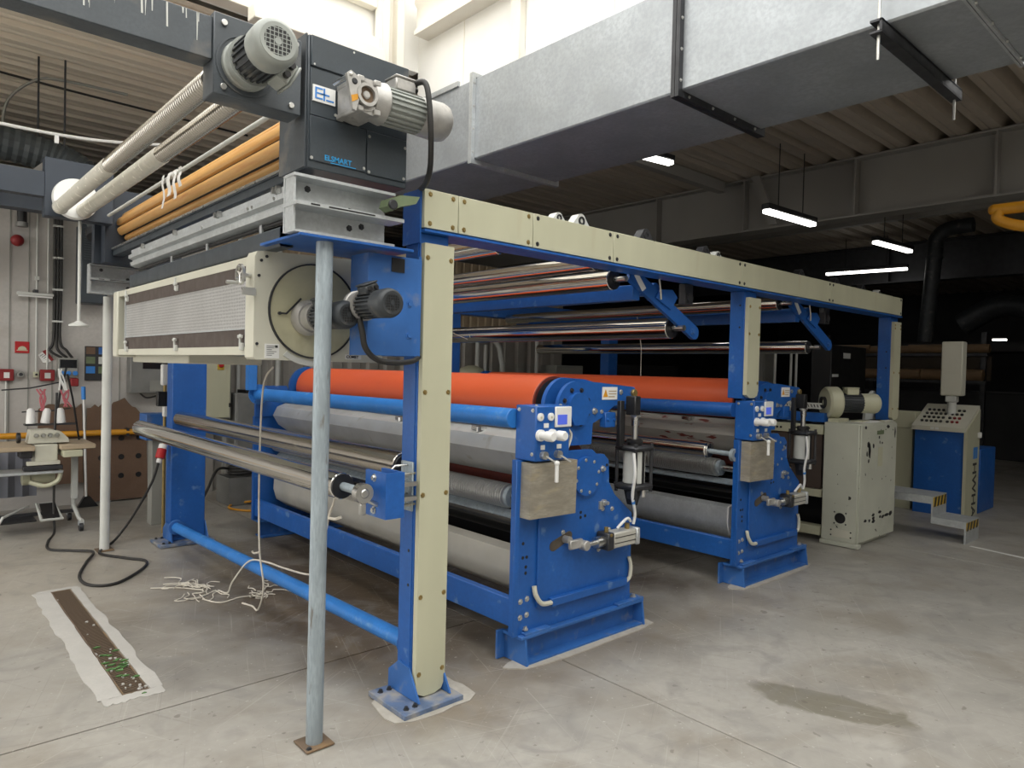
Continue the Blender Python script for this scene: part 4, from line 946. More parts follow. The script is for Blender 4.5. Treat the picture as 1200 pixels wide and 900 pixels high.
# slatted wooden roll
WRL = obj('slatted_roll', MB().rcyl((1.485, 3.02, 2.722), (1.485, 6.38, 2.722), .090, n=20), BLACK, HD)
ns = 8; slat = None
for k in range(ns):
    a0 = 2*PI*k/ns; da = 2*PI/ns*.345
    if slat is None:
        hw = .118*math.sin(da); poly = [(.104, -hw), (.112, -hw+.006), (.1175, -hw*.5), (.1185, 0), (.1175, hw*.5), (.112, hw-.006), (.104, hw), (.084, hw*.92), (.084, -hw*.92)]
        me = MB().prism(poly, 'y', -1.68, 1.68)
        slat = obj('slat', me, WOOD, WRL); off = slat.location.copy(); slat.location = (0, 0, 0)
        c0 = off + wloc(WRL)
        for v in slat.data.vertices: v.co += c0
        o = slat
    else:
        o = slat.copy(); C.objects.link(o); o.parent = WRL
    o.rotation_euler = (0, a0+.30, 0)
    o.location = Vector((1.485, 4.70, 2.722)) - wloc(WRL)
# rails below the roll
obj('dark_rail', MB().box(1.345, 1.42, 3.02, 6.3, 2.475, 2.53, .003).box(1.335, 1.345, 3.02, 6.3, 2.515, 2.532), DARK, HD)
obj('rail_edge_strip', MB().box(1.331, 1.3345, 3.02, 6.3, 2.522, 2.534), STEEL, HD)
ex = obj('profile_rail', MB().prism([(1.305, 2.432), (1.335, 2.448), (1.40, 2.448), (1.40, 2.312), (1.33, 2.312), (1.305, 2.322), (1.298, 2.345), (1.315, 2.352), (1.315, 2.362), (1.288, 2.372), (1.288, 2.395), (1.308, 2.402)], 'y', 2.90, 5.55), GALV, HD)
m = MB()
for y in (3.02, 3.06, 3.75, 3.8, 4.5, 5.2): m.box(1.284, 1.304, y, y+.018, 2.408, 2.438)
for y in (3.05, 3.30, 3.35, 4.0): m.cyl((1.283, y, 2.385), (1.290, y, 2.385), .008, n=8)
obj('rail_clips', m, STEEL, ex)
obj('sensor_rod', MB().rcyl((1.35, 2.95, 2.298), (1.35, 5.5, 2.298), .011, n=10), BLACK, HD)
for y in (3.3, 4.05, 4.7): obj('rod_holder', MB().box(1.335, 1.345, y, y+.03, 2.25, 2.31), GALV, HD)
ch = obj('channel_rail', MB().sheet([(1.345, 2.252), (1.292, 2.252), (1.285, 2.245), (1.285, 2.175), (1.292, 2.165), (1.345, 2.165)], 'y', 2.98, 5.50, -.004 if False else .004), DARK, HD)
obj('channel_backing', MB().box(1.341, 1.349, 2.98, 5.44, 2.168, 2.25), DARK, ch)
obj('white_ledge', MB().box(1.40, 1.44, 2.9, 3.9, 2.255, 2.29).box(1.40, 1.44, 4.3, 4.9, 2.255, 2.29), GREYW, HD)
# galvanised cross bearers at both ends
def bearer(y, x0, x1):
    s = obj('cross_bearer', MB().box(x0, x1, y+.10, y+.112, 2.195, 2.430).box(x0, x1, y+.01, y+.10, 2.420, 2.432).box(x0, x1+.03, y-.02, y+.10, 2.300, 2.316).box(x0, x1, y+.01, y+.10, 2.193, 2.203).box(x0+.003, x0+.012, y+.02, y+.10, 2.205, 2.42), GALV, HD)
    m = MB()
    for x, z in ((x0+.10, 2.395), (x0+.30, 2.335), (x0+.36, 2.275), (x0+.30, 2.26)): m.bolt((x, y+.10, z), -Y, .010)
    obj('bearer_bolts', m, DARKM, s)
    m = MB().box(x0+.06, x0+.10, y-.0215, y-.0195, 2.305, 2.311).box(x0+.14, x0+.36, y-.0215, y-.0195, 2.305, 2.311)
    obj('bearer_slots', m, BLACK, s)
bearer(2.72, 1.235, 1.715); bearer(6.55, 1.24, 1.80)
bp = obj('bearer_plate', MB().box(1.255, 1.81, 2.715, 3.12, 2.178, 2.190, .002), BLUE, HD)
gc = obj('green_casting', MB().prism([(1.63, 2.35), (1.66, 2.335), (1.70, 2.36), (1.78, 2.385), (1.80, 2.42), (1.70, 2.41), (1.64, 2.385)], 'y', 2.66, 2.73), GREEN, HD, 'green cast lever')
obj('casting_bolt', MB().rcyl((1.655, 2.645, 2.36), (1.655, 2.66, 2.36), .022), DARKM, gc)
# bracket box on the post
bb = obj('post_bracket', MB().box(1.625, 1.915, 2.800, 2.812, 1.70, 2.165, .002).box(1.80, 1.916, 2.812, 2.96, 1.70, 1.712).box(1.625, 1.637, 2.812, 2.96, 1.70, 2.165).box(1.905, 1.92, 2.812, 2.83, 1.70, 2.18), BLUED, HD)
obj('square_tube_end', MB().box(1.745, 1.815, 2.795, 2.8005, 2.09, 2.155), BLACK, bb)
m = MB().bolt((1.85, 2.80, 1.95), -Y, .014).bolt((1.85, 2.80, 1.80), -Y, .014)
obj('bracket_bolts', m, BLUED, bb)
tag(obj('hanging_cloth_strip', MB().prism([(1.335, 2.60), (1.355, 2.60), (1.352, 2.52), (1.362, 2.40), (1.33, 2.43), (1.345, 2.52)], 'y', 5.0, 5.004), WHITE), 'scrap of white cloth hanging beside the wooden roll', 'cloth') if False else None

# ================================================================== CREAM FAN BOX
FB = thing('cream_fan_box', 'cream sheet box with perforated door, latches, handwheel and round motor flange', 'fan box', (1.55, 4.4, 1.67))
bx0, bx1, by0, by1, bz0, bz1 = 1.245, 1.92, 3.15, 5.78, 1.668, 2.165
sp = obj('side_panel', MB().prism([(bx0+.01, bz0), (bx1, bz0), (bx1, bz1+.02), (bx0+.045, bz1+.0), (bx0+.012, bz1-.005), (bx0, bz1-.03), (bx0, bz0+.01)], 'y', by0, by0+.10), CREAMW, FB)
obj('far_panel', MB().box(bx0, bx1, by1-.12, by1, bz0+.005, bz1-.02, .008), CREAMW, FB)
fd = obj('door_frame', MB().box(bx0+.012, bx0+.04, by0+.10, by1-.12, bz0+.02, 1.728).box(bx0+.012, bx0+.04, by0+.10, by1-.12, 2.105, bz1-.02), CREAMW, FB)
obj('back_sheet', MB().box(bx1-.02, bx1, by0+.1, by1-.1, bz0+.02, bz1-.03), CREAMW, FB)
obj('top_sheet', MB().box(bx0+.03, bx1-.01, by0+.1, by1-.1, bz1-.03, bz1-.02), GREYW, FB)
obj('bottom_sheet', MB().box(bx0+.04, bx1-.02, by0+.1, by1-.1, bz0+.03, bz0+.04), GREYW, FB)
obj('lower_trough', MB().box(bx0+.12, bx1-.1, 4.45, 5.72, bz0-.03, bz0+.03, .006), CREAMW, FB)
dr = obj('perforated_door', MB().box(bx0+.016, bx0+.022, by0+.11, by1-.30, 1.812, 2.035), PERF, FB, 'perforated grey metal door panel')
obj('foam_strip', MB().box(bx0+.013, bx0+.02, by0+.11, by1-.30, 2.035, 2.104), FOAM, dr, 'dark brown strip'); obj('foam_strip', MB().box(bx0+.013, bx0+.02, by0+.11, by1-.30, 1.728, 1.812), FOAM, dr, 'dark brown strip')
obj('door_edge', MB().box(bx0+.008, bx0+.018, by0+.11, by0+.125, 1.73, 2.105).box(bx0+.008, bx0+.018, by1-.31, by1-.295, 1.73, 2.105).box(bx0+.010, bx0+.017, by0+.11, by1-.3, 1.808, 1.814), GALV, dr)
for y in (3.30, 4.30, 5.40):
    for z, s in ((1.745, 1), (2.09, -1)):
        if y < 3.5 and s < 0: continue
        l = obj('latch', MB().box(bx0-.004, bx0+.012, y-.012, y+.012, z-.035, z+.0, .002).box(bx0-.012, bx0+.004, y-.018, y+.018, z-.004+.025*(s > 0), z+.012+.025*(s > 0), .003).cyl((bx0-.004, y, z-.03), (bx0-.004, y, z+.04), .006, n=8), GREYW, FB)
hw = obj('handwheel', MB().ring((bx0-.055, 3.19, 2.05), (bx0-.043, 3.19, 2.05), .048, .038, 28), STEEL, FB)
m = MB().cyl((bx0-.05, 3.19, 2.05), (bx0+.01, 3.19, 2.05), .012, n=12)
for k in range(3): m.tube([(bx0-.049, 3.19, 2.05), (bx0-.049, 3.19+.042*math.cos(k*2.09+.5), 2.05+.042*math.sin(k*2.09+.5))], .005, 6)
m.cyl((bx0-.048, 3.22, 2.015), (bx0-.10, 3.22, 2.015), .009, n=10).box(bx0-.06, bx0+.0, 3.13, 3.145, 1.955, 1.99)
obj('wheel_spokes', m, STEEL, hw)
dm = obj('motor_disc', MB().rev((1.535, 3.15, 1.905), (1.535, 3.142, 1.905), [(0, .222), (.008, .222)], 56), MATS['dirty_galvanised_cover'] if False else mat('yellowed_cream_metal', (.50, .48, .33), .35, .2, .15, 4, col2=(.35, .32, .2), c2amt=.45, c2s=6, c2soft=.3), FB, 'yellowed round motor flange')
obj('disc_rim', MB().ring((1.535, 3.136, 1.905), (1.535, 3.15, 1.905), .226, .219, 56), DARKM, dm)
obj('scale_sticker', MB().prism(arc(1.535, 1.905, .262, 235, 285, 10)+arc(1.535, 1.905, .236, 285, 235, 10), 'y', 3.144, 3.15), GREYW, FB)
obj('pointer_rod', MB().tube([(1.36, 3.13, 1.885), (1.39, 3.13, 1.885), (1.46, 3.13, 1.96)], .005, 6).cyl((1.36, 3.13, 1.885), (1.36, 3.15, 1.885), .008, n=8), DARKM, FB)
motor(FB, (1.50, 3.142, 1.872), -Y, Z, .40, .060, MOTORD, MOTORD, Vector((-.5, 0, 1)), gearlen=.13)
ms = obj('motor_saddle', MB().rev((1.50, 3.142, 1.872), (1.50, 3.09, 1.872), [(0, .085), (.03, .085), (.05, .07)], 28), MOTORAL, FB)
motor(FB, (1.565, 2.798, 1.915), -Y, Z, .30, .060, MOTORD, MOTORD, Vector((-.4, 0, 1)), gearlen=.08)
obj('motor_cable', MB().tube(bez([(1.54, 2.72, 1.855), (1.548, 2.71, 1.80), (1.565, 2.71, 1.73), (1.63, 2.72, 1.68), (1.73, 2.73, 1.668), (1.85, 2.77, 1.678), (1.92, 2.82, 1.70)], 8), .013, 10), RUBBER, FB)
obj('type_plate', MB().box(1.297, 1.365, 3.146, 3.151, 1.675, 1.742), PAPER, sp, 'white type plate')
m = MB()
for k in range(6): m.box(1.305, 1.33+.022*((k*7) % 3)/2, 3.1452, 3.1465, 1.688+k*.0085, 1.6905+k*.0085)
m.box(1.345, 1.358, 3.1452, 3.1465, 1.724, 1.736)
obj('print_lines', m, INK, sp)
st = obj('name_sticker', MB().box(1.705, 1.795, 3.147, 3.151, 1.682, 1.706), PAPER, sp, 'small white name sticker')
text('lettering', 'COMET', .020, INK, sp, (1.711, 3.1465, 1.687), X, Z, bold=.0006)
m = MB()
for x, z in ((1.275, 2.12), (1.30, 2.14), (1.26, 1.74), (1.265, 2.05)): m.cyl((x, 3.151, z), (x, 3.145, z), .007, n=10)
obj('panel_screws', m, DARKM, sp)

# ================================================================== POLES
def pole(x, y, r, ztop, m, label, top=True):
    t = thing('support_pole', label, 'pole', (x, y, 0))
    obj('tube', MB().cyl((x, y, .012), (x+.006, y, ztop), r, n=28), m, t)
    obj('base_plate', MB().box(x-.065, x+.065, y-.065, y+.065, .003, .012, .002), GRATEM, t)
    b = MB().bolt((x-.045, y-.045, .012), Z, .009).bolt((x+.045, y+.045, .012), Z, .009)
    obj('anchor_bolts', b, DARKM, t)
    return t
pole(1.400, 2.793, .036, 2.177, GALVP, 'worn galvanised pole in front of the cream fan box, nearest the camera')
pole(1.425, 6.82, .038, 2.19, GREYW, 'pale grey painted pole at the far left end of the machine')

# ================================================================== CONTROL CABINET, BLOWER, REWIND UNIT
CA = thing('control_cabinet', 'chipped cream steel cabinet standing at the right end of the machine', 'cabinet', (7.43, 2.93, 0))
cx0, cx1, cy0, cy1 = 6.975, 7.905, 2.752, 3.10
obj('body', MB().box(cx0, cx1, cy0+.012, cy1, .045, 1.205, .006), CREAMCHIP, CA)
obj('front_door', MB().box(cx0+.03, cx1-.004, cy0, cy0+.012, .05, 1.19, .003), CREAMCHIP, CA)
obj('plinth', MB().box(cx0-.03, cx0+.05, cy0-.02, cy1, .005, .045, .003).box(cx0+.05, cx1-.06, cy0+.05, cy1-.02, .002, .045), CREAMCHIP, CA)
obj('vent_plate', MB().box(cx0-.006, cx0, 2.845, 2.985, .205, .345, .004), CREAMCHIP, CA)
obj('vent_hole', MB().cyl((cx0-.010, 2.915, .275), (cx0-.005, 2.915, .275), .052, n=20), BLACK, CA)
obj('blank_plate', MB().box(cx0-.005, cx0, 2.80, 3.01, .085, .165, .002), CREAMW, CA)
m = MB()
for y, z in ((2.81, .15), (3.0, .15), (2.81, .10), (3.0, .10), (2.86, .33), (2.97, .33), (2.86, .22), (2.97, .22)): m.bolt((cx0-.006, y, z), -X, .006, .005)
obj('panel_screws', m, DARKM, CA)
obj('label_strip', MB().box(7.42, 7.53, cy0-.003, cy0, .77, .96), CREAM, CA, 'pale yellow label strip')
obj('green_label', MB().box(7.38, 7.55, cy0-.003, cy0, 1.09, 1.13), MATS['green_cast_paint'], CA)
m = MB()
for (x, z, w, h) in ((7.17, 1.00, .03, .05), (7.21, .94, .035, .09), (7.15, .91, .02, .03), (7.19, .84, .02, .025), (7.30, .98, .025, .03), (7.44, 1.06, .02, .02), (7.46, 1.01, .015, .02), (7.52, 1.0, .02, .015), (7.16, .25, .04, .018), (7.26, .245, .03, .02), (7.35, .29, .045, .02), (7.36, .255, .04, .018), (7.36, .225, .05, .02), (7.52, .30, .05, .02), (7.53, .25, .035, .018), (7.6, .245, .05, .02), (7.70, .25, .06, .022), (7.80, .255, .05, .03), (7.1, 1.17, .03, .02), (7.66, 1.16, .05, .02), (7.85, 1.10, .02, .06)):
    p = []
    for i in range(7):
        a = 2*PI*i/7; p.append((x+w*random.uniform(.6, 1.1)*math.cos(a), z+h*random.uniform(.6, 1.1)*math.sin(a)))
    m.prism(p, 'y', cy0-.0012, cy0+.002)
obj('paint_chips', m, BLACK, CA)
BL = thing('blower', 'cream blower fan with grey motor on top of the control cabinet', 'blower', (7.2, 3.05, 1.205))
ax = Vector((.74, -.67, 0)); bc = Vector((7.16, 3.12, 1.395))
obj('volute', MB().rev(bc-ax*.07, bc+ax*.07, [(0, .07), (0, .145), (.02, .162), (.12, .162), (.14, .145), (.14, .06)], 32), CREAM, BL)
obj('inlet', MB().ring(bc-ax*.10, bc-ax*.071, .06, .045, 20), DARKM, BL)
motor(BL, bc+ax*.071, ax, Z, .40, .098, MOTORD, CREAM, Z, flange=False, grille=False, gearlen=.005)
obj('stand', MB().box(7.05, 7.30, 3.0, 3.098, 1.207, 1.24).box(7.30, 7.46, 2.86, 2.98, 1.207, 1.222), CREAM, BL)
BK = thing('bearing_plate', 'small pale bearing plate with dark holes beside the blower', 'bracket', (7.8, 3.0, 1.21))
obj('plate', MB().prism([(7.66, 1.215), (8.0, 1.215), (8.0, 1.40)] + arc(7.88, 1.40, .12, 0, 150, 8) + [(7.70, 1.36)], 'y', 2.985, 3.01), GREYW, BK)
m = MB()
for x, z, r in ((7.88, 1.43, .026), (7.80, 1.33, .022), (7.92, 1.33, .022)): m.cyl((x, 2.98, z), (x, 2.986, z), r, n=12)
obj('holes', m, BLACK, BK)
tag(obj('paper_sheets', MB().box(7.25, 7.60, 2.80, 2.92, 1.206, 1.210).box(7.34, 7.66, 2.83, 2.95, 1.211, 1.214), PAPER), 'loose white papers lying on the control cabinet', 'papers')
tag(obj('clip_board', MB().box(7.62, 7.84, 2.765, 2.825, 1.206, 1.222, .003), CREAMW), 'small cream block at the right edge of the cabinet top', 'block')

RU = thing('rewind_unit', 'cream and dark rewind unit between the second blue station and the cabinet', 'machine', (7.4, 4.8, 0))
obj('side_rail', MB().box(6.99, 7.12, 3.12, 6.5, 1.075, 1.170, .006), CREAM, RU)
obj('side_rail', MB().box(6.99, 7.10, 3.12, 6.5, .445, .520, .006), CREAM, RU)
obj('floor_rail', MB().box(6.99, 7.12, 3.12, 6.5, .06, .15, .006), CREAM, RU)
obj('dark_panel', MB().box(7.02, 7.05, 3.14, 6.45, .525, 1.07), mat('dark_brown_panel', (.075, .055, .045), .5, .1, .15, 3), RU)
obj('inner_panel', MB().box(7.4, 7.43, 3.14, 6.45, .02, .5), BLACK, RU)
m = MB()
for y, z in ((3.45, .78), (3.46, .71)): m.rcyl((7.0, y, z), (7.02, y, z), .022)
obj('knobs', m, BLACK, RU)
obj('brass_knob', MB().rcyl((6.99, 3.46, .70), (7.02, 3.46, .70), .018), BRASS, RU)
obj('rail_screw', MB().cyl((6.985, 3.60, 1.12), (6.992, 3.60, 1.12), .012, n=8).cyl((6.985, 3.56, 1.12), (6.992, 3.56, 1.12), .012, n=8), BLACK, RU)
obj('blue_rail', MB().box(7.0, 7.12, 3.12, 6.5, 1.20, 1.29), BLUE, RU)
cs = obj('toothed_strip', MB().box(6.985, 6.995, 3.14, 4.3, 1.33, 1.345).box(6.985, 6.995, 3.14, 4.3, 1.375, 1.39), GREYW, RU)
m = MB(); y = 3.15
while y < 4.3: m.prism([(y, 1.345), (y+.018, 1.345), (y+.03, 1.375), (y+.012, 1.375)], 'x', 6.985, 6.994); y += .032
t_ = obj('tooth_row', m, GREYW, cs, kind='stuff')
for x, y in ((8.05, 4.2), (8.45, 4.2), (8.59, 4.2)): obj('upright_rod', MB().cyl((x, y, 1.1), (x, y, 1.96), .016, n=8), GREYW, RU)
obj('rod_foot_beam', MB().box(7.1, 8.8, 4.15, 4.25, 1.03, 1.10), DARK, RU)
obj('far_side_frame', MB().box(7.0, 8.6, 6.45, 6.5, .05, 1.5), BLUE, RU)
tb = obj('terminal_cabinet', MB().box(10.28, 11.52, 4.50, 4.8, .0, 2.13, .01), BLACK, RU, 'dark electrical cabinet')
obj('white_label', MB().box(10.68, 10.92, 4.494, 4.5, 1.94, 2.02), PAPER, tb); obj('white_label', MB().box(10.32, 10.52, 4.494, 4.5, 1.66, 1.70), PAPER, tb)

# ================================================================== CONSOLE WITH STEPS
CO = thing('operator_console', 'blue and cream operator console with sloping keypad and lettering on its side', 'console', (9.85, 2.9, 0))
obj('body', MB().prism([(9.62, .0), (10.08, .0), (10.08, 1.22), (9.62, 1.045)], 'y', 2.60, 3.14), BLUE, CO)
obj('side_panel', MB().prism([(9.60, .0), (10.10, .0), (10.10, 1.30), (9.60, 1.06)], 'y', 2.565, 2.60), CREAM, CO)
kp = obj('keypad', MB().prism([(9.56, 1.03), (9.56, 1.085), (10.10, 1.345), (10.12, 1.28)], 'y', 2.575, 3.16), CREAMW, CO)
def onpad(u, v, h=0.0):          # u along the slope, v across
    a = math.atan2(.26, .54); return Vector((9.56+u*math.cos(a)-h*math.sin(a), v, 1.085+u*math.sin(a)+h*math.cos(a)))
m = MB(); mr_ = MB()
for i in range(4):
    for j in range(8):
        v = 3.08-j*.052-(0.02 if j > 4 else 0)
        (mr_ if j >= 5 and i < 2 and j != 5 else m).cyl(onpad(.12+i*.10, v, -.002), onpad(.12+i*.10, v, .018), .017, n=10)
obj('buttons', m, BLACK, kp); obj('red_buttons', mr_, REDD, kp)
m = MB()
for v in (2.93, 2.88): m.box(9.552, 9.56, v-.018, v+.018, 1.045, 1.075)
obj('name_tags', m, PAPER, kp)
text('lettering', 'HWHA', .215, INK, CO, (9.86, 2.5645, .66), (0, 0, -1), (1, 0, 0), bold=.004)
m = MB()
for k in range(3): m.box(9.86+k*.06, 9.86+k*.06+.038, 2.561, 2.566, .70, .81)
m.box(9.86, 10.018, 2.561, 2.566, .81, .84)
obj('logo_bars', m, LBLUE, CO, 'blue three bar letter')
obj('door_handle', MB().box(10.0, 10.06, 2.53, 2.565, .95, 1.02, .008), WHITE, CO)
obj('neck', MB().rcyl((9.88, 2.82, 1.20), (9.88, 2.82, 1.40), .05).box(9.82, 9.94, 2.76, 2.88, 1.38, 1.46, .01), GREYW, CO)
mo = obj('monitor_housing', MB().box(9.81, 9.97, 2.70, 2.935, 1.46, 2.13, .012), CREAMW, CO)
obj('side_desk', MB().box(9.70, 10.0, 3.17, 3.55, 1.03, 1.24, .006).box(9.72, 10.0, 3.2, 3.5, 0, 1.03), CREAM, CO)
obj('rear_cabinet', MB().box(10.14, 10.80, 2.56, 3.1, .0, .80, .008), BLUE, CO)
ST = thing('access_steps', 'two step sheet metal access steps with hazard stripes, before the console', 'steps', (8.33, 2.6, 0))
obj('tread_sheet', MB().sheet([(2.155, .0), (2.155, .215), (2.46, .222), (2.46, .43), (3.02, .435)], 'x', 8.12, 8.55, .006), GALV, ST)
obj('side_cheek', MB().prism([(2.155, .0), (2.165, .0), (2.165, .15), (2.47, .16), (2.47, .36), (3.02, .36), (3.02, .43), (2.46, .43), (2.46, .222), (2.155, .215)], 'x', 8.115, 8.122).prism([(2.155, .0), (2.165, .0), (2.165, .15), (2.47, .16), (2.47, .36), (3.02, .36), (3.02, .43), (2.46, .43), (2.46, .222), (2.155, .215)], 'x', 8.548, 8.555), GALV, ST)
obj('rear_leg', MB().box(8.13, 8.16, 2.97, 3.0, .0, .43).box(8.51, 8.54, 2.97, 3.0, .0, .43), GALV, ST)
for (y, z0, z1) in ((2.1525, .125, .21), (2.4575, .325, .425)):
    pl = obj('hazard_panel', MB().box(8.13, 8.54, y-.002, y+.0015, z0, z1), YELL2, ST)
    m = MB()
    for k in range(4): m.prism([(8.15+k*.10, z0), (8.20+k*.10, z0), (8.235+k*.10, z1), (8.185+k*.10, z1)], 'y', y-.0035, y-.0018)
    obj('hazard_stripes', m, BLACK, pl)
tag(obj('floor_light_streak', MB().box(7.70, 8.10, -.9, 2.10, .0012, .0030) if False else MB().prism([(8.06, 2.10), (8.09, 2.09), (7.97, 1.55), (7.6, .2), (7.55, .2), (7.92, 1.55)], 'z', .001, .003), WHITE), 'streak of light on the floor by the access steps, laid as a white strip', 'light streak')  # stray streak of light, modelled as a thin white strip

# ================================================================== FAR DARK HALL
RK = thing('timber_rack', 'dark steel rack holding long brown rolls, behind the console', 'rack', (14.1, 4.9, 0))
for y in (3.6, 5.0, 6.3): obj('upright', MB().box(14.2, 14.28, y-.04, y+.04, 0, 2.5), DARKM, RK)
for z in (1.60, 2.08): obj('shelf_beam', MB().box(14.02, 14.3, 3.5, 6.4, z, z+.05), DARKM, RK)
for k, (y0, y1, z, r) in enumerate(((3.45, 4.72, 2.21, .075), (4.62, 5.6, 2.20, .07), (5.4, 6.42, 2.23, .06), (3.55, 4.6, 1.75, .10), (4.5, 5.5, 1.75, .09))):
    yl = ['top roll at the right end', 'top roll in the middle', 'top roll at the left end', 'lower roll at the right end', 'lower roll in the middle'][k]
    tag(obj('cardboard_roll', MB().rcyl((13.98+.08*(k % 2), y0, z), (13.98+.08*(k % 2), y1, z), r, .004, 18), RACKW), f'brown cardboard roll on the dark rack, {yl}', 'roll', 'rolls on the dark rack')
obj('back_sheet', MB().box(14.30, 14.33, 3.5, 6.4, 1.66, 2.08), mat('brown_back_sheet', (.06, .045, .03), .7), RK)
FP = thing('flue_pipe', 'slanting grey flue pipe in the dark hall above the rack', 'pipe', (14.3, 4.5, 2.3))
obj('pipe_run', MB().rcyl((14.5, 4.62, 2.35), (14.5, 4.50, 4.1), .13, .004, 24), MOTORD, FP)
obj('bend', MB().tube(bez([(14.5, 4.50, 4.1), (14.5, 4.48, 4.28), (14.5, 4.3, 4.42), (14.5, 3.9, 4.45)], 6), .13, 20), MOTORD, FP)
obj('pipe_collar', MB().rcyl((14.5, 4.51, 3.9), (14.5, 4.508, 3.94), .14), MOTORD, FP)
HM = thing('dark_machine', 'large dark machine far back in the unlit hall at right', 'machine', (19, 5, 0))
obj('frame', MB().box(17.5, 21, 3.0, 7.0, 0, 1.4, .02).box(18, 20, 3.2, 6.8, 2.3, 2.5), SHEETD, HM)
obj('pipe_run', MB().tube(bez([(18, 3.2, 3.0), (18, 4.2, 3.3), (18, 5.0, 2.9)]), .25, 16), MOTORD, HM)
for y in (3.1, 6.9): obj('leg', MB().box(18, 18.1, y-.05, y+.05, 1.4, 2.3), SHEETD, HM)
YP = thing('yellow_pipe', 'thick yellow gas pipe bend at the right edge under the roof beam', 'pipe', (8.0, 1.8, 3.25))
obj('pipe_run', MB().tube([(8.0, 1.98, 3.31), (8.02, 1.7, 3.31), (8.05, .3, 3.31)], .055, 18), YELLOW, YP)
obj('bend', MB().tube(bez([(8.0, 1.94, 3.30), (8.0, 1.95, 3.22), (8.03, 1.82, 3.15), (8.1, 1.6, 3.10)], 6), .052, 16), YELLOW, YP)
obj('end_cap', MB().sph((8.0, 1.98, 3.31), .056, 16), YELLOW, YP)
# things seen between the rollers
TK = thing('grey_tank', 'squat pale tank behind the orange roller, near the grey wall', 'tank', (6.78, 8.5, 0))
obj('shell', MB().rev((6.78, 8.5, .05), (6.78, 8.5, 1.70), [(0, .2), (0, .26), (1.42, .26), (1.52, .24), (1.60, .18), (1.65, .06)], 24), CREAM, TK)
obj('foot_ring', MB().cyl((6.78, 8.5, .0), (6.78, 8.5, .06), .22), DARKM, TK)
for k, (x, zt) in enumerate(((7.25, 2.3), (7.42, 2.05), (7.80, 2.12), (8.6, 2.2))):
    w = ['first thin pale pipe left of the bent one', 'second thin pale pipe beside the tank', 'pale bent pipe right of the tank', 'pale pipe farther right behind the drum'][k]
    pts = [(x, 8.95, 0), (x, 8.95, zt)] if k != 2 else [(x, 8.95, 0), (x, 8.95, zt-.4), (x-.08, 8.95, zt-.1), (x-.22, 8.95, zt+.05), (x-.5, 8.95, zt+.12)]
    tag(obj('wall_pipe', MB().tube(pts, .035 if k != 2 else .05, 10), GREYW), w+', on the grey sheet wall', 'pipe')
for k, (x, y, w, h, c) in enumerate(((9.2, 8.7, .7, 1.75, CABG), (11.6, 8.6, 1.6, 1.8, BLACK), (13.2, 7.0, .5, 2.2, CABG))):
    t = thing('hall_cabinet', ['grey cabinet behind the gap between the two orange rollers', 'wide black cabinet behind the second orange roller', 'tall grey cabinet in the dark right of the second post'][k], 'cabinet', (x, y, 0))
    obj('body', MB().box(x-w/2, x+w/2, y, y+.4, .03, h, .01), c, t); obj('door', MB().box(x-w/2+.03, x+w/2-.03, y-.012, y, .1, h-.05, .004), c, t); obj('handle', MB().box(x+w/2-.1, x+w/2-.07, y-.03, y-.012, h*.5, h*.5+.12), BOLT, t)

# ================================================================== LEFT WALL
gp = thing('gas_pipe', 'yellow gas pipe running along the foot of the back wall', 'pipe', (0, 9.06, .81))
obj('pipe_run', MB().cyl((-3.9, 9.06, .815), (2.42, 9.06, .815), .033, n=16), YELLOW, gp)
m = MB()
for x in (-2, .3, 2.1): m.box(x, x+.03, 9.03, 9.198, .77, .86)
obj('pipe_clips', m, DARKM, gp)
pb = thing('pegboard', 'brown hardboard sheets with round holes leaning on the back wall', 'board', (1.8, 9.13, 0))
edge = [(1.72+i*.038, 1.10+random.uniform(-.02, .05)+(.06 if 6 < i < 12 else 0)-(.10 if i > 13 else 0)) for i in range(17)]
obj('board_sheet', MB().prism([(1.70, .02), (2.36, .02)]+edge[::-1], 'y', 9.12, 9.16), CARD, pb)
edge = [(1.26+i*.045, 1.12+random.uniform(-.03, .03)) for i in range(10)]
obj('board_sheet', MB().prism([(1.24, .25), (1.69, .25)]+edge[::-1], 'y', 9.13, 9.18), CARD, pb)
m = MB()
for x in (1.87, 2.07, 2.26):
    for z in (.30, .52, .74):
        xx = x+random.uniform(-.01, .01); m.rev((xx, 9.117, z), (xx, 9.121, z), [(0, .032), (.004, .032)], 14)
obj('holes', m, BLACK, pb)
def sign(name, label, cat, x0, x1, z0, z1, m, y=9.198, t=.012):
    o = thing(name, label, cat, ((x0+x1)/2, y, z0)); obj('plate', MB().box(x0, x1, y-t, y, z0, z1, .002), m, o); return o
s1 = sign('fire_sign', 'square red sign with a pale half round symbol on the back wall', 'sign', 1.045, 1.175, 1.70, 1.825, RED)
obj('symbol', MB().prism(arc(1.11, 1.735, .04, 0, 180, 10), 'y', 9.182, 9.186), CREAM, s1); obj('symbol_bar', MB().box(1.06, 1.16, 9.182, 9.186, 1.725, 1.733), CREAM, s1)
for k, (x0, x1) in enumerate(((.905, 1.035), (1.27, 1.405))):
    t = thing('fire_call_point', ['red fire call box at the left edge under the red sign', 'red fire call box left of the grey socket box'][k], 'alarm box', ((x0+x1)/2, 9.2, 1.40))
    obj('housing', MB().box(x0, x1, 9.14, 9.198, 1.40, 1.525, .006), REDD, t)
    obj('glass', MB().box(x0+.04, x1-.04, 9.135, 9.14, 1.43, 1.49), PAPER if k == 0 else GREYW, t)
    obj('conduit', MB().cyl(((x0+x1)/2, 9.18, .2 if k == 0 else 1.525), ((x0+x1)/2, 9.18, 1.40 if k == 0 else 3.2), .010, n=8), GREYW, t)
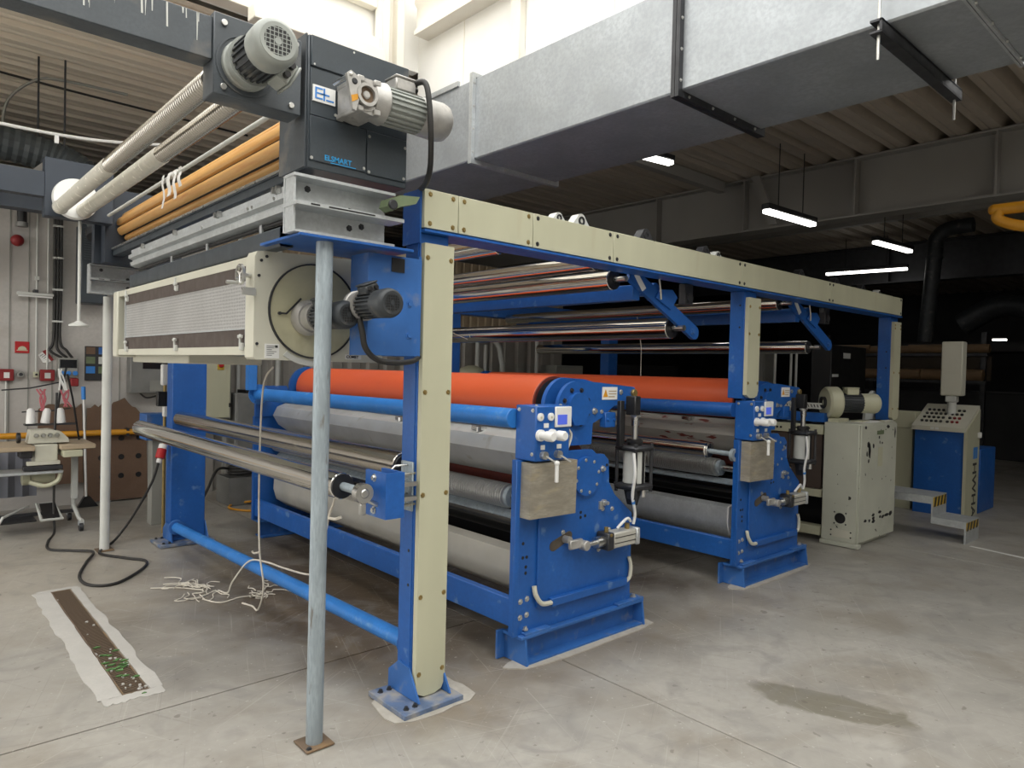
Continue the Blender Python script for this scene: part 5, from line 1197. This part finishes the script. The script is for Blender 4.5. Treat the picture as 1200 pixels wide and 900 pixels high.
t = thing('round_siren', 'small round grey siren beside the left fire call box', 'siren', (1.10, 9.2, 1.46)); obj('body', MB().rcyl((1.095, 9.14, 1.47), (1.095, 9.198, 1.47), .035), CABG, t); obj('front', MB().cyl((1.095, 9.135, 1.47), (1.095, 9.14, 1.47), .018), DARKM, t)
t = thing('push_button', 'small beige push button box left of the second fire call box', 'switch', (1.24, 9.2, 1.46)); obj('housing', MB().box(1.21, 1.26, 9.15, 9.198, 1.44, 1.50, .004), CREAM, t); obj('button', MB().cyl((1.235, 9.14, 1.47), (1.235, 9.15, 1.47), .012), BLACK, t)
t = thing('tilted_sign', 'small red and white notice hanging crooked above the socket box', 'sign', (1.31, 9.2, 1.66))
obj('plate', MB().prism([(1.255, 1.685), (1.325, 1.745), (1.40, 1.635), (1.345, 1.60), (1.30, 1.60)], 'y', 9.185, 9.197), PAPER, t); obj('red_field', MB().prism([(1.29, 1.725), (1.325, 1.745), (1.40, 1.635), (1.375, 1.62)], 'y', 9.182, 9.185), REDD, t)
m = MB()
for k in range(4): m.prism([(1.268+k*.018, 1.672-k*.012), (1.30+k*.018, 1.698-k*.012), (1.303+k*.018, 1.694-k*.012), (1.271+k*.018, 1.668-k*.012)], 'y', 9.183, 9.1855)
obj('print_lines', m, INK, t)
t = thing('socket_box', 'grey power socket box with dark window and a red socket', 'socket box', (1.52, 9.2, 1.40))
obj('housing', MB().box(1.43, 1.62, 9.10, 9.198, 1.44, 1.66, .006), CABG, t); obj('window', MB().box(1.445, 1.605, 9.092, 9.10, 1.55, 1.64), GLASSD, t)
m = MB()
for x in (1.46, 1.525, 1.59): m.rcyl((x, 9.07, 1.49), (x, 9.10, 1.49), .025)
obj('sockets', m, LBLUE, t); obj('red_socket', MB().box(1.545, 1.62, 9.06, 9.15, 1.345, 1.435, .008), REDD, t)
t = thing('notice_board', 'dark notice board with six small pictures on the back wall', 'notice board', (1.83, 9.2, 1.41)); obj('board', MB().box(1.70, 1.96, 9.18, 9.198, 1.41, 1.80, .003), SHEETD, t)
cols = [MATS['brown_pegboard'], BLUED, GREEN, GREYW, LBLUE, GREEN]
for i in range(3):
    for j in range(2): obj('picture', MB().box(1.71+j*.125, 1.80+j*.125, 9.176, 9.18, 1.71-i*.11, 1.79-i*.11), cols[i*2+j], t)
t = thing('cable_riser', 'bundle of black cables dropping down the back wall to the socket box', 'cables', (1.42, 9.15, 1.7))
for k, x in enumerate((1.395, 1.425, 1.455)):
    obj('cable', MB().tube(bez([(x, 9.15, 3.42), (x, 9.15, 2.4), (x-.005, 9.15, 1.86), (x-.04+k*.05, 9.14, 1.74), (1.47+k*.05, 9.14, 1.66)], 6), .014, 8), RUBBER, t)
m = MB()
for z in (3.1, 2.75, 2.4, 2.05): m.box(1.375, 1.475, 9.13, 9.17, z, z+.02)
obj('pipe_clips', m, GREYW, t)
t = thing('wall_lamp', 'small unlit fluorescent lamp high on the back wall', 'lamp', (1.2, 9.15, 2.34)); obj('housing', MB().box(1.05, 1.38, 9.08, 9.14, 2.325, 2.355, .005), GREYW, t); obj('tube', MB().cyl((1.06, 9.10, 2.315), (1.37, 9.10, 2.315), .011, n=10), WHITE, t); obj('bracket', MB().box(1.2, 1.24, 9.1, 9.198, 2.35, 2.39), DARKM, t)
t = thing('alarm_bell', 'round dark red alarm bell on the back wall at left', 'bell', (1.06, 9.2, 2.9)); obj('dome', MB().rev((1.055, 9.17, 2.905), (1.055, 9.11, 2.905), [(0, .062), (.02, .06), (.045, .045), (.06, .012)], 24), REDD, t); obj('base', MB().rcyl((1.055, 9.16, 2.905), (1.055, 9.199, 2.905), .03), DARKM, t)
t = thing('vent_stub', 'black pipe stub coming through the sooty wall above the bell', 'pipe', (1.08, 9.15, 3.1)); obj('pipe', MB().cyl((1.09, 9.13, 3.08), (1.09, 9.13, 3.42), .045, n=14), BLACK, t); obj('collar', MB().rcyl((1.09, 9.13, 3.05), (1.09, 9.13, 3.10), .055), RIVET, t)
t = thing('wall_conduit', 'thin grey conduit down the back wall left of the black cables', 'conduit', (1.30, 9.17, 1.5)); obj('tube', MB().cyl((1.235, 9.18, 1.5), (1.235, 9.18, 3.42), .010, n=8), GREYW, t); obj('junction', MB().box(1.215, 1.255, 9.16, 9.198, 2.5, 2.54), GREYW, t)
t = thing('ribbed_wall_box', 'tall dark ribbed box hanging on the back wall behind the white rod', 'box', (1.7, 9.0, 2.27)); obj('body', MB().box(1.60, 1.86, 8.9, 9.19, 2.27, 3.14, .01), DARK, t)
for k in range(14): obj('rib', MB().box(1.63, 1.74, 8.892, 8.90, 2.75+k*.026, 2.762+k*.026), DARKD, t)
t = thing('hanging_rod', 'white hanging rod with a round disc at its lower end', 'rod', (1.105, 6.21, 1.9)); obj('rod', MB().cyl((1.105, 6.21, 1.92), (1.105, 6.21, 2.71), .011, n=12), GREYW, t); obj('disc', MB().rev((1.105, 6.21, 1.90), (1.105, 6.21, 1.94), [(0, .066), (.012, .066), (.03, .028), (.04, .018)], 24), GREYW, t)
t = thing('control_unit', 'grey wall control unit with dark screen left of the far blue post', 'control unit', (2.31, 9.1, 1.26)); obj('housing', MB().box(2.13, 2.50, 9.02, 9.19, 1.265, 1.70, .008), RIVET, t); obj('screen', MB().box(2.26, 2.49, 9.012, 9.02, 1.555, 1.69), GLASSD, t); obj('key_panel', MB().box(2.34, 2.48, 9.014, 9.02, 1.29, 1.42), CABG, t)
obj('cable', MB().tube(bez([(2.25, 9.1, 1.27), (2.32, 9.08, 1.21), (2.45, 9.08, 1.24), (2.52, 9.05, 1.28)], 6), .01, 6), RUBBER, t)
t = thing('electrical_cabinet', 'pale electrical cabinet with a red and yellow switch behind the far blue post', 'cabinet', (3.1, 8.9, .1))
obj('body', MB().box(2.78, 3.22, 8.82, 9.15, .95, 1.95, .008), CABG, t); obj('door', MB().box(2.80, 3.20, 8.805, 8.82, .97, 1.93, .004), MATS['cream_paint'], t)
sw = obj('switch_plate', MB().box(3.04, 3.12, 8.797, 8.805, 1.56, 1.70), YELL2, t); obj('switch_knob', MB().rcyl((3.08, 8.775, 1.62), (3.08, 8.797, 1.62), .03), RED, sw)
m = MB()
for z in (1.1, 1.75): m.box(3.185, 3.21, 8.79, 8.806, z, z+.05)
obj('hinges', m, BLACK, t); obj('stand', MB().box(2.82, 2.86, 8.85, 8.9, 0, .95).box(3.14, 3.18, 8.85, 8.9, 0, .95), CABG, t)
t = thing('floor_cabinet', 'dark grey floor cabinet between the blue post and the blue station', 'cabinet', (3.6, 8.95, 0)); obj('body', MB().box(3.26, 3.78, 8.78, 9.15, .03, 1.27, .008), RIVET, t); obj('door', MB().box(3.28, 3.76, 8.768, 8.78, .06, 1.24, .003), RIVET, t); obj('top_vent', MB().box(3.40, 3.55, 8.80, 9.1, 1.27, 1.31), BLACK, t)
for k, x in enumerate((3.42, 3.70, 3.95)):
    tag(obj('riser_pipe', MB().cyl((x, 9.14, 1.2), (x, 9.14, 3.3), .035 if k else .025, n=10), GREYW if k != 1 else CABG), ['thin pale riser pipe beside the electrical cabinet', 'grey riser pipe in the middle behind the floor cabinet', 'pale riser pipe right of the floor cabinet'][k], 'pipe', 'riser pipes by the floor cabinet')
t = thing('metal_bin', 'open grey sheet metal bin on the floor behind the far blue post', 'bin', (3.2, 8.2, 0)); obj('shell', MB().box(2.95, 3.40, 8.10, 8.115, .005, .32).box(2.95, 3.40, 8.5, 8.515, .005, .32).box(2.95, 2.965, 8.115, 8.5, .005, .32).box(3.385, 3.40, 8.115, 8.5, .005, .32).box(2.965, 3.385, 8.115, 8.5, .005, .02), RIVET, t)
t = thing('hose_coil', 'black hose coil heaped on the metal bin', 'hose', (3.17, 8.3, .32)); obj('coil', MB().tube([(3.17+(.15+.01*math.sin(i))*math.cos(i*.5), 8.3+.15*math.sin(i*.5), .34+i*.0025) for i in range(40)], .02, 8), RUBBER, t); obj('tail', MB().tube(bez([(3.05, 8.3, .4), (2.85, 8.2, .42), (2.7, 8.1, .2), (2.6, 8.1, .015)], 6), .015, 8), RUBBER, t)
t = thing('yellow_hose', 'short yellow hose on the floor at the foot of the blue station', 'hose', (3.0, 7.8, .02)); obj('hose', MB().tube(bez([(3.3, 7.95, .06), (3.05, 8.15, .02), (2.90, 7.95, .015), (3.0, 7.70, .015), (3.2, 7.6, .02)], 6), .012, 8), YELLOW, t)
t = thing('filter_unit', 'small white and black air filter unit beside the far blue post', 'filter', (2.0, 7.2, .0))
obj('stand_pipe', MB().cyl((2.0, 7.2, .0), (2.0, 7.2, 1.66), .014, n=8), BRASS, t); obj('upper_bowl', MB().box(1.965, 2.035, 7.17, 7.23, 1.42, 1.62, .01), WHITE, t); obj('valve_block', MB().box(1.93, 2.04, 7.165, 7.235, 1.22, 1.36, .006), BLACK, t); obj('lower_bowl', MB().box(1.985, 2.045, 7.17, 7.23, 1.12, 1.22, .006), WHITE, t); obj('top_cap', MB().rcyl((2.0, 7.2, 1.62), (2.0, 7.2, 1.67), .025), BLACK, t)
t = thing('blue_pedestal', 'blue and grey pedestal box left of the far blue post', 'box', (2.0, 7.7, 0)); obj('box', MB().box(1.93, 2.20, 7.55, 7.8, .86, 1.12, .006), BLUED, t); obj('column', MB().box(2.0, 2.16, 7.6, 7.75, 0, .86, .004), CABG, t)
# power plug and cable
t = thing('power_plug', 'red and white industrial plug hanging beside the far blue post', 'plug', (1.86, 6.75, .8))
a = Vector((1.875, 6.77, .90)); b = Vector((1.825, 6.73, .74)); d = (b-a)
obj('collar', MB().rcyl(a, a+d*.25, .036), WHITE, t); obj('body', MB().rcyl(a+d*.25, a+d*.75, .040), RED, t); obj('gland', MB().rcyl(a+d*.75, b, .022), WHITE, t)
cab = [(1.825, 6.73, .745), (1.78, 6.78, .55), (1.68, 6.95, .25), (1.56, 7.05, .03), (1.40, 6.80, .012), (1.37, 6.65, .012), (1.50, 6.40, .012), (1.60, 6.22, .012), (1.52, 6.0, .012), (1.28, 5.72, .012), (1.12, 5.78, .012), (1.10, 6.05, .012), (1.22, 6.45, .012), (1.32, 6.72, .024), (1.20, 6.92, .012), (1.06, 7.08, .012), (1.10, 7.4, .012), (1.20, 7.75, .012), (1.21, 7.86, .2), (1.215, 7.88, .6), (1.22, 7.90, 1.0), (1.24, 7.95, 1.32)]
tag(obj('power_cable', MB().tube(bez(cab, 8), .011, 8), RUBBER), 'black power cable looping over the floor from plug to sewing table', 'cable')

# ================================================================== SEWING TABLE
t = thing('sewing_table', 'wooden sewing table on white legs with castors and treadle', 'table', (1.0, 8.0, 0))
obj('tabletop', MB().box(-.4, 1.04, 7.72, 8.30, .79, .835, .006).box(1.24, 1.53, 7.72, 8.30, .79, .835, .006).box(1.04, 1.24, 8.06, 8.30, .79, .835), TABLEW, t)
obj('drawer', MB().box(1.26, 1.42, 7.70, 8.0, .72, .785, .006), CREAM, t)
for x in (1.40, .1):
    obj('leg', MB().box(x-.02, x+.03, 7.98, 8.05, .27, .79, .004), GREYW, t)
    obj('foot_bar', MB().tube([(x, 8.02, .28), (x, 8.02, .20), (x+.01, 7.8, .11), (x+.02, 7.70, .10)], .018, 8).tube([(x, 8.02, .20), (x+.01, 8.2, .11), (x+.02, 8.32, .10)], .018, 8), GREYW, t)
    for y in (7.72, 8.30):
        cw = obj('castor', MB().rcyl((x-.005, y, .042), (x+.03, y, .042), .040), DARKM, t); obj('castor_fork', MB().box(x-.012, x+.037, y-.015, y+.015, .06, .10), GALV, cw)
obj('cross_bar', MB().box(.1, 1.40, 7.98, 8.02, .14, .17), DARKM, t)
tr = obj('treadle', MB().box(.78, 1.06, 7.75, 8.10, .13, .145), BLACK, t); obj('treadle_frame', MB().tube([(.76, 7.73, .12), (.80, 7.73, .20), (1.04, 8.10, .22)], .012, 6).tube([(1.10, 7.78, .13), (1.10, 8.06, .24), (1.24, 8.06, .24), (1.27, 7.78, .13), (1.10, 7.78, .13)], .013, 6), GREYW, t)
obj('side_pedal', MB().prism([(7.80, .15), (8.04, .245), (8.04, .235), (7.80, .14)], 'x', 1.12, 1.25), BLACK, t)
obj('under_tray', MB().box(.45, 1.26, 7.70, 8.0, .575, .60, .004), GALV, t); obj('motor', MB().rcyl((1.02, 7.9, .52), (1.22, 7.9, .52), .055).rcyl((.96, 7.9, .53), (1.02, 7.9, .53), .075), CREAM, t)
obj('belt_guard', MB().tube(bez([(1.0, 7.76, .50), (1.12, 7.74, .46), (1.22, 7.74, .50), (1.25, 7.74, .60)], 6), .02, 8), CREAM, t)
tag(obj('grey_curtain', MB().sheet([(.2+.06*i, 8.5+.025*(i % 2)) for i in range(17)], 'z', .25, .72, .004), mat('blue_grey_cloth', (.20, .21, .25), .8)), 'blue grey cloth panel hanging behind the sewing table', 'cloth')
t = thing('sewing_machine', 'cream overlock sewing machine set into the wooden table', 'sewing machine', (1.15, 7.95, .7))
obj('base', MB().box(1.05, 1.23, 7.80, 8.04, .66, .84, .008), CREAMW, t); obj('head', MB().prism([(1.00, .85), (1.33, .85), (1.32, .89), (1.26, .955), (1.18, .975), (1.02, .97)], 'y', 7.84, 8.04), CREAMW, t)
obj('needle_arm', MB().box(.93, 1.03, 7.78, 7.96, .72, .83, .008), DARKM, t); obj('cloth_plate', MB().box(.98, 1.24, 7.73, 7.80, .655, .69, .004), CREAMW, t); obj('front_bed', MB().box(.95, 1.26, 7.72, 7.80, .61, .65, .004), DARKM, t)
m = MB()
for k in range(4): m.rev((1.06+k*.055, 7.84, .925), (1.06+k*.055, 7.80, .925), [(0, .010), (.01, .020), (.02, .020), (.03, .012), (.04, .012)], 12)
obj('tension_dials', m, STEEL, t) if False else [obj('tension_dial', q, STEEL, t) for q in islands(m)]
obj('handwheel', MB().rcyl((.92, 7.92, .90), (.95, 7.92, .90), .05), BLACK, t)
t = thing('thread_stand', 'dark thread stand rising behind the sewing machine', 'stand', (1.25, 8.1, .84))
obj('pole', MB().tube([(1.24, 8.12, .84), (1.29, 8.11, 1.30), (1.34, 8.10, 1.56)], .010, 8), BLACK, t); obj('brace', MB().tube([(1.46, 8.12, .84), (1.40, 8.11, 1.25), (1.35, 8.10, 1.50)], .009, 8), BLACK, t)
obj('cone_shelf', MB().box(1.0, 1.42, 8.04, 8.16, 1.0, 1.014), DARKM, t); obj('thread_arm', MB().tube([(.82, 8.10, 1.34), (1.05, 8.10, 1.36), (1.34, 8.10, 1.43)], .007, 6).tube([(.98, 8.10, 1.13), (1.24, 8.1, 1.14), (1.38, 8.1, 1.16)], .006, 6), DARKM, t)
for k, (x, lean) in enumerate(((1.05, 0), (1.165, .02), (1.30, -.01))):
    tag(obj('thread_cone', MB().rev((x, 8.09, 1.0145), (x+lean, 8.09, 1.17), [(0, .03), (.005, .041), (.13, .033), (.15, .018)], 18), WHITE), ['white thread cone at the left of the stand', 'white thread cone in the middle of the stand', 'white thread cone at the right, beside the black pole'][k], 'thread', 'thread cones')
for k, (x, z, mm, s) in enumerate(((1.14, 1.22, RED, 1), (1.34, 1.24, RED, .8), (1.30, 1.42, WHITE, 1))):
    m = MB()
    for j in range(4): m.tube(bez([(x+random.uniform(-.05, .03), 8.085, z+.13*s), (x+random.uniform(-.03, .03), 8.08, z+.04), (x+random.uniform(-.02, .05), 8.085, z-.08*s)], 5), .008, 5)
    tag(obj('ribbon', m, mat('pink_ribbon', (.45, .12, .14), .7) if k == 0 else MATS['pink_ribbon'] if k == 1 else WHITE), ['pink ribbon hanging from the lower thread arm', 'pink ribbon bundle by the black pole', 'white ribbon at the top of the thread stand'][k], 'ribbon')
t = thing('broom', 'broom with white handle and blue grip by the brown pegboard', 'broom', (1.68, 8.95, 0)); obj('handle', MB().cyl((1.685, 8.95, .10), (1.655, 8.98, 1.22), .012, n=10), WHITE, t); obj('grip', MB().rcyl((1.655, 8.98, 1.20), (1.65, 8.985, 1.345), .022), LBLUE, t); obj('brush', MB().prism([(1.60, .005), (1.80, .005), (1.72, .12), (1.66, .12)], 'y', 8.92, 8.98), BLACK, t)

# ================================================================== DRAIN GRATE, CORDS, LEFT ROOF PIPES
t = thing('floor_grate', 'rusty drain grate full of dirt, sunk in the pale cement border', 'grate', (.94, 4.8, -.03))
obj('dirt_bed', MB().box(.882, .998, 3.792, 5.798, -.05, -.022), DIRT, t)
obj('frame', MB().box(.881, .888, 3.792, 5.798, -.04, .002).box(.992, .999, 3.792, 5.798, -.04, .002).box(.888, .992, 3.792, 3.80, -.04, .002).box(.888, .992, 5.79, 5.798, -.04, .002), GRATEM, t)
bar = None
for k in range(98):
    y = 3.812+k*.0203
    if bar is None: bar = obj('bar', MB().box(.888, .992, y-.0035, y+.0035, -.020, 0), GRATEM, t); b0 = bar.location.copy(); o = bar
    else: o = bar.copy(); C.objects.link(o); o.parent = t
    o.location = b0 + Vector((0, k*.0203, 0))
m = MB()
for _ in range(34):
    x = random.uniform(.885, .995); y = random.choice((random.gauss(4.3, .12), random.gauss(4.05, .12), random.uniform(3.85, 5.7)))
    y = min(max(y, 3.82), 5.75); a = random.uniform(0, 6.28); r = random.uniform(.005, .013)
    m.prism([(x+r*math.cos(a+i*1.26)*random.uniform(.5, 1), y+r*math.sin(a+i*1.26)) for i in range(5)], 'z', -.004, .004)
obj('litter', m, PATCH, t, 'scraps of pale litter and leaves', kind='stuff')
m = MB()
for _ in range(26):
    x = random.uniform(.89, .99); y = random.gauss(4.18, .14); a = random.uniform(0, 6.28); r = random.uniform(.012, .025)
    m.prism([(x+r*math.cos(a+i*2.1), y+r*.5*math.sin(a+i*2.1)) for i in range(3)], 'z', .002, .008)
obj('weeds', m, WEED, t, 'small green weeds', kind='stuff')

tag(obj('dangling_string', MB().tube(bez([(1.83, 4.30, 1.63), (1.80, 4.38, 1.50), (1.80, 4.42, 1.0), (1.80, 4.40, .48), (1.815, 4.36, .22), (1.84, 4.50, .03), (1.86, 4.65, .008), (1.83, 4.75, .008)], 8), .006, 8).tube(bez([(1.80, 4.39, .44), (1.775, 4.42, .43), (1.765, 4.43, .445)], 4), .006, 6), CORD), 'long white cord hanging from the cream fan box to the floor', 'cord')
cp = [(1.64, 3.10, 1.012), (1.65, 3.14, .96), (1.66, 3.2, .89), (1.67, 3.28, .72), (1.75, 3.5, .55), (1.95, 4.0, .36), (2.0, 4.45, .285), (1.975, 4.72, .275), (1.93, 4.9, .245), (1.85, 4.98, .10), (1.83, 5.02, .012), (1.80, 5.12, .008)]
tag(obj('slack_cord', MB().tube(bez(cp, 8), .006, 8).tube(bez([(1.66, 3.2, .885), (1.675, 3.16, .885), (1.685, 3.12, .90)], 4), .008, 6), CORD), 'slack white cord from the front roller over the low blue tube', 'cord')
m = MB()
for cxx, cyy2, n_, s in ((1.72, 5.18, 15, 1.0), (2.02, 4.90, 9, .6)):
    for _ in range(n_):
        pts = []; x, y = cxx+random.gauss(0, .06*s), cyy2+random.gauss(0, .08*s); a = random.uniform(0, 6.28)
        for k in range(6):
            pts.append((x, y, .006+random.random()*.012)); a += random.gauss(0, 1.0); x += .06*s*math.cos(a); y += .075*s*math.sin(a)
        m.tube(bez(pts, 4), .0036, 5)
m.tube(bez([(1.72, 5.2, .007), (1.6, 5.35, .007), (1.5, 5.42, .007), (1.44, 5.46, .007)], 5), .005, 5)
m.tube(bez([(1.65, 5.0, .007), (1.72, 4.85, .007), (1.86, 4.88, .007), (2.0, 4.85, .007)], 5), .005, 5)
o = tag(obj('cord_tangle', m, CORD), 'tangled heap of thin white string on the floor by the blue tube', 'string'); o['kind'] = 'stuff'
# high left: flexible ducts, white strip cord, hangers
t = thing('flexible_duct', 'dark ribbed flexible duct curving under the roof at far left', 'duct', (1.0, 8.2, 3.6))
pts = bez([(-1.5, 8.35, 3.78), (.2, 8.35, 3.74), (1.0, 8.35, 3.70), (1.42, 8.3, 3.58), (1.62, 8.15, 3.30), (1.66, 8.0, 2.9)], 14)
def hose(mb, pts, r, d, n=16):
    ps = []; 
    vs = []; fs = []; up = None; P = [Vector(p) for p in pts]
    for i, p in enumerate(P):
        dd = (P[min(i+1, len(P)-1)]-P[max(i-1, 0)]).normalized()
        a = dd.orthogonal().normalized() if up is None else (up-dd*up.dot(dd)).normalized(); up = a; b = dd.cross(a)
        rr = r if i % 2 else r-d
        vs += [p+(a*math.cos(2*PI*k/n)+b*math.sin(2*PI*k/n))*rr for k in range(n)]
    for i in range(len(P)-1):
        fs += [(i*n+k, i*n+(k+1) % n, (i+1)*n+(k+1) % n, (i+1)*n+k) for k in range(n)]
    return mb.add(vs, fs)
obj('hose', hose(MB(), pts, .17, .014), FLEX, t, smooth=20)
obj('collar', MB().rcyl((1.655, 8.02, 2.95), (1.66, 8.0, 2.88), .18), DARKM, t)
tag(obj('strip_cord', MB().tube(bez([(-.6, 7.0, 3.62), (.3, 7.0, 3.54), (.70, 7.0, 3.53), (1.10, 7.0, 3.535), (1.5, 7.0, 3.57), (2.1, 6.95, 3.66)], 8), .014, 8).box(1.055, 1.085, 6.99, 7.01, 3.46, 3.53), WHITE), 'white cable strip strung across under the roof at upper left', 'cable')
for k, (x, y, z0) in enumerate(((1.12, 8.35, 3.85), (1.32, 8.2, 3.6), (.55, 8.6, 3.9))):
    tag(obj('hanger_rod', MB().cyl((x, y, z0), (x, y, 4.62), .009, n=6), DARKM), ['dark hanger rod over the flexible duct bend', 'dark hanger rod right of the duct bend', 'dark hanger rod at the far left of the duct'][k], 'rod')
tag(obj('hooped_cable', MB().tube(bez([(.85, 8.6, 3.85), (.9, 8.6, 4.2), (1.1, 8.5, 4.42), (1.3, 8.4, 4.46), (1.9, 8.3, 4.45)], 8), .014, 6), CABG), 'grey cable hooping up from the flexible duct to the roof', 'cable')
tag(obj('roof_cable', MB().tube(bez([(.2, 8.7, 4.52), (1.2, 8.75, 4.50), (2.2, 8.8, 4.50), (3.4, 8.9, 4.52)], 6), .012, 6), RUBBER), 'dark cable clipped under the corrugated roof at left', 'cable')
t = thing('white_rag', 'white cloth strips tied to the thin tube above the wooden roll', 'cloth', (1.275, 4.45, 2.7))
for k, (y, w, l) in enumerate(((4.30, .05, .11), (4.38, .045, .17), (4.47, .06, .14), (4.58, .03, .20))):
    obj('cloth_strip', MB().sheet([(1.262+.006*math.sin(i*1.3+k)-.004*k, 2.772-i*l/6) for i in range(7)], 'y', y, y+w, .002), WHITE, t)
obj('tie', MB().ring((1.275, 4.40, 2.755), (1.275, 4.46, 2.755), .020, .0125, 14), WHITE, t)
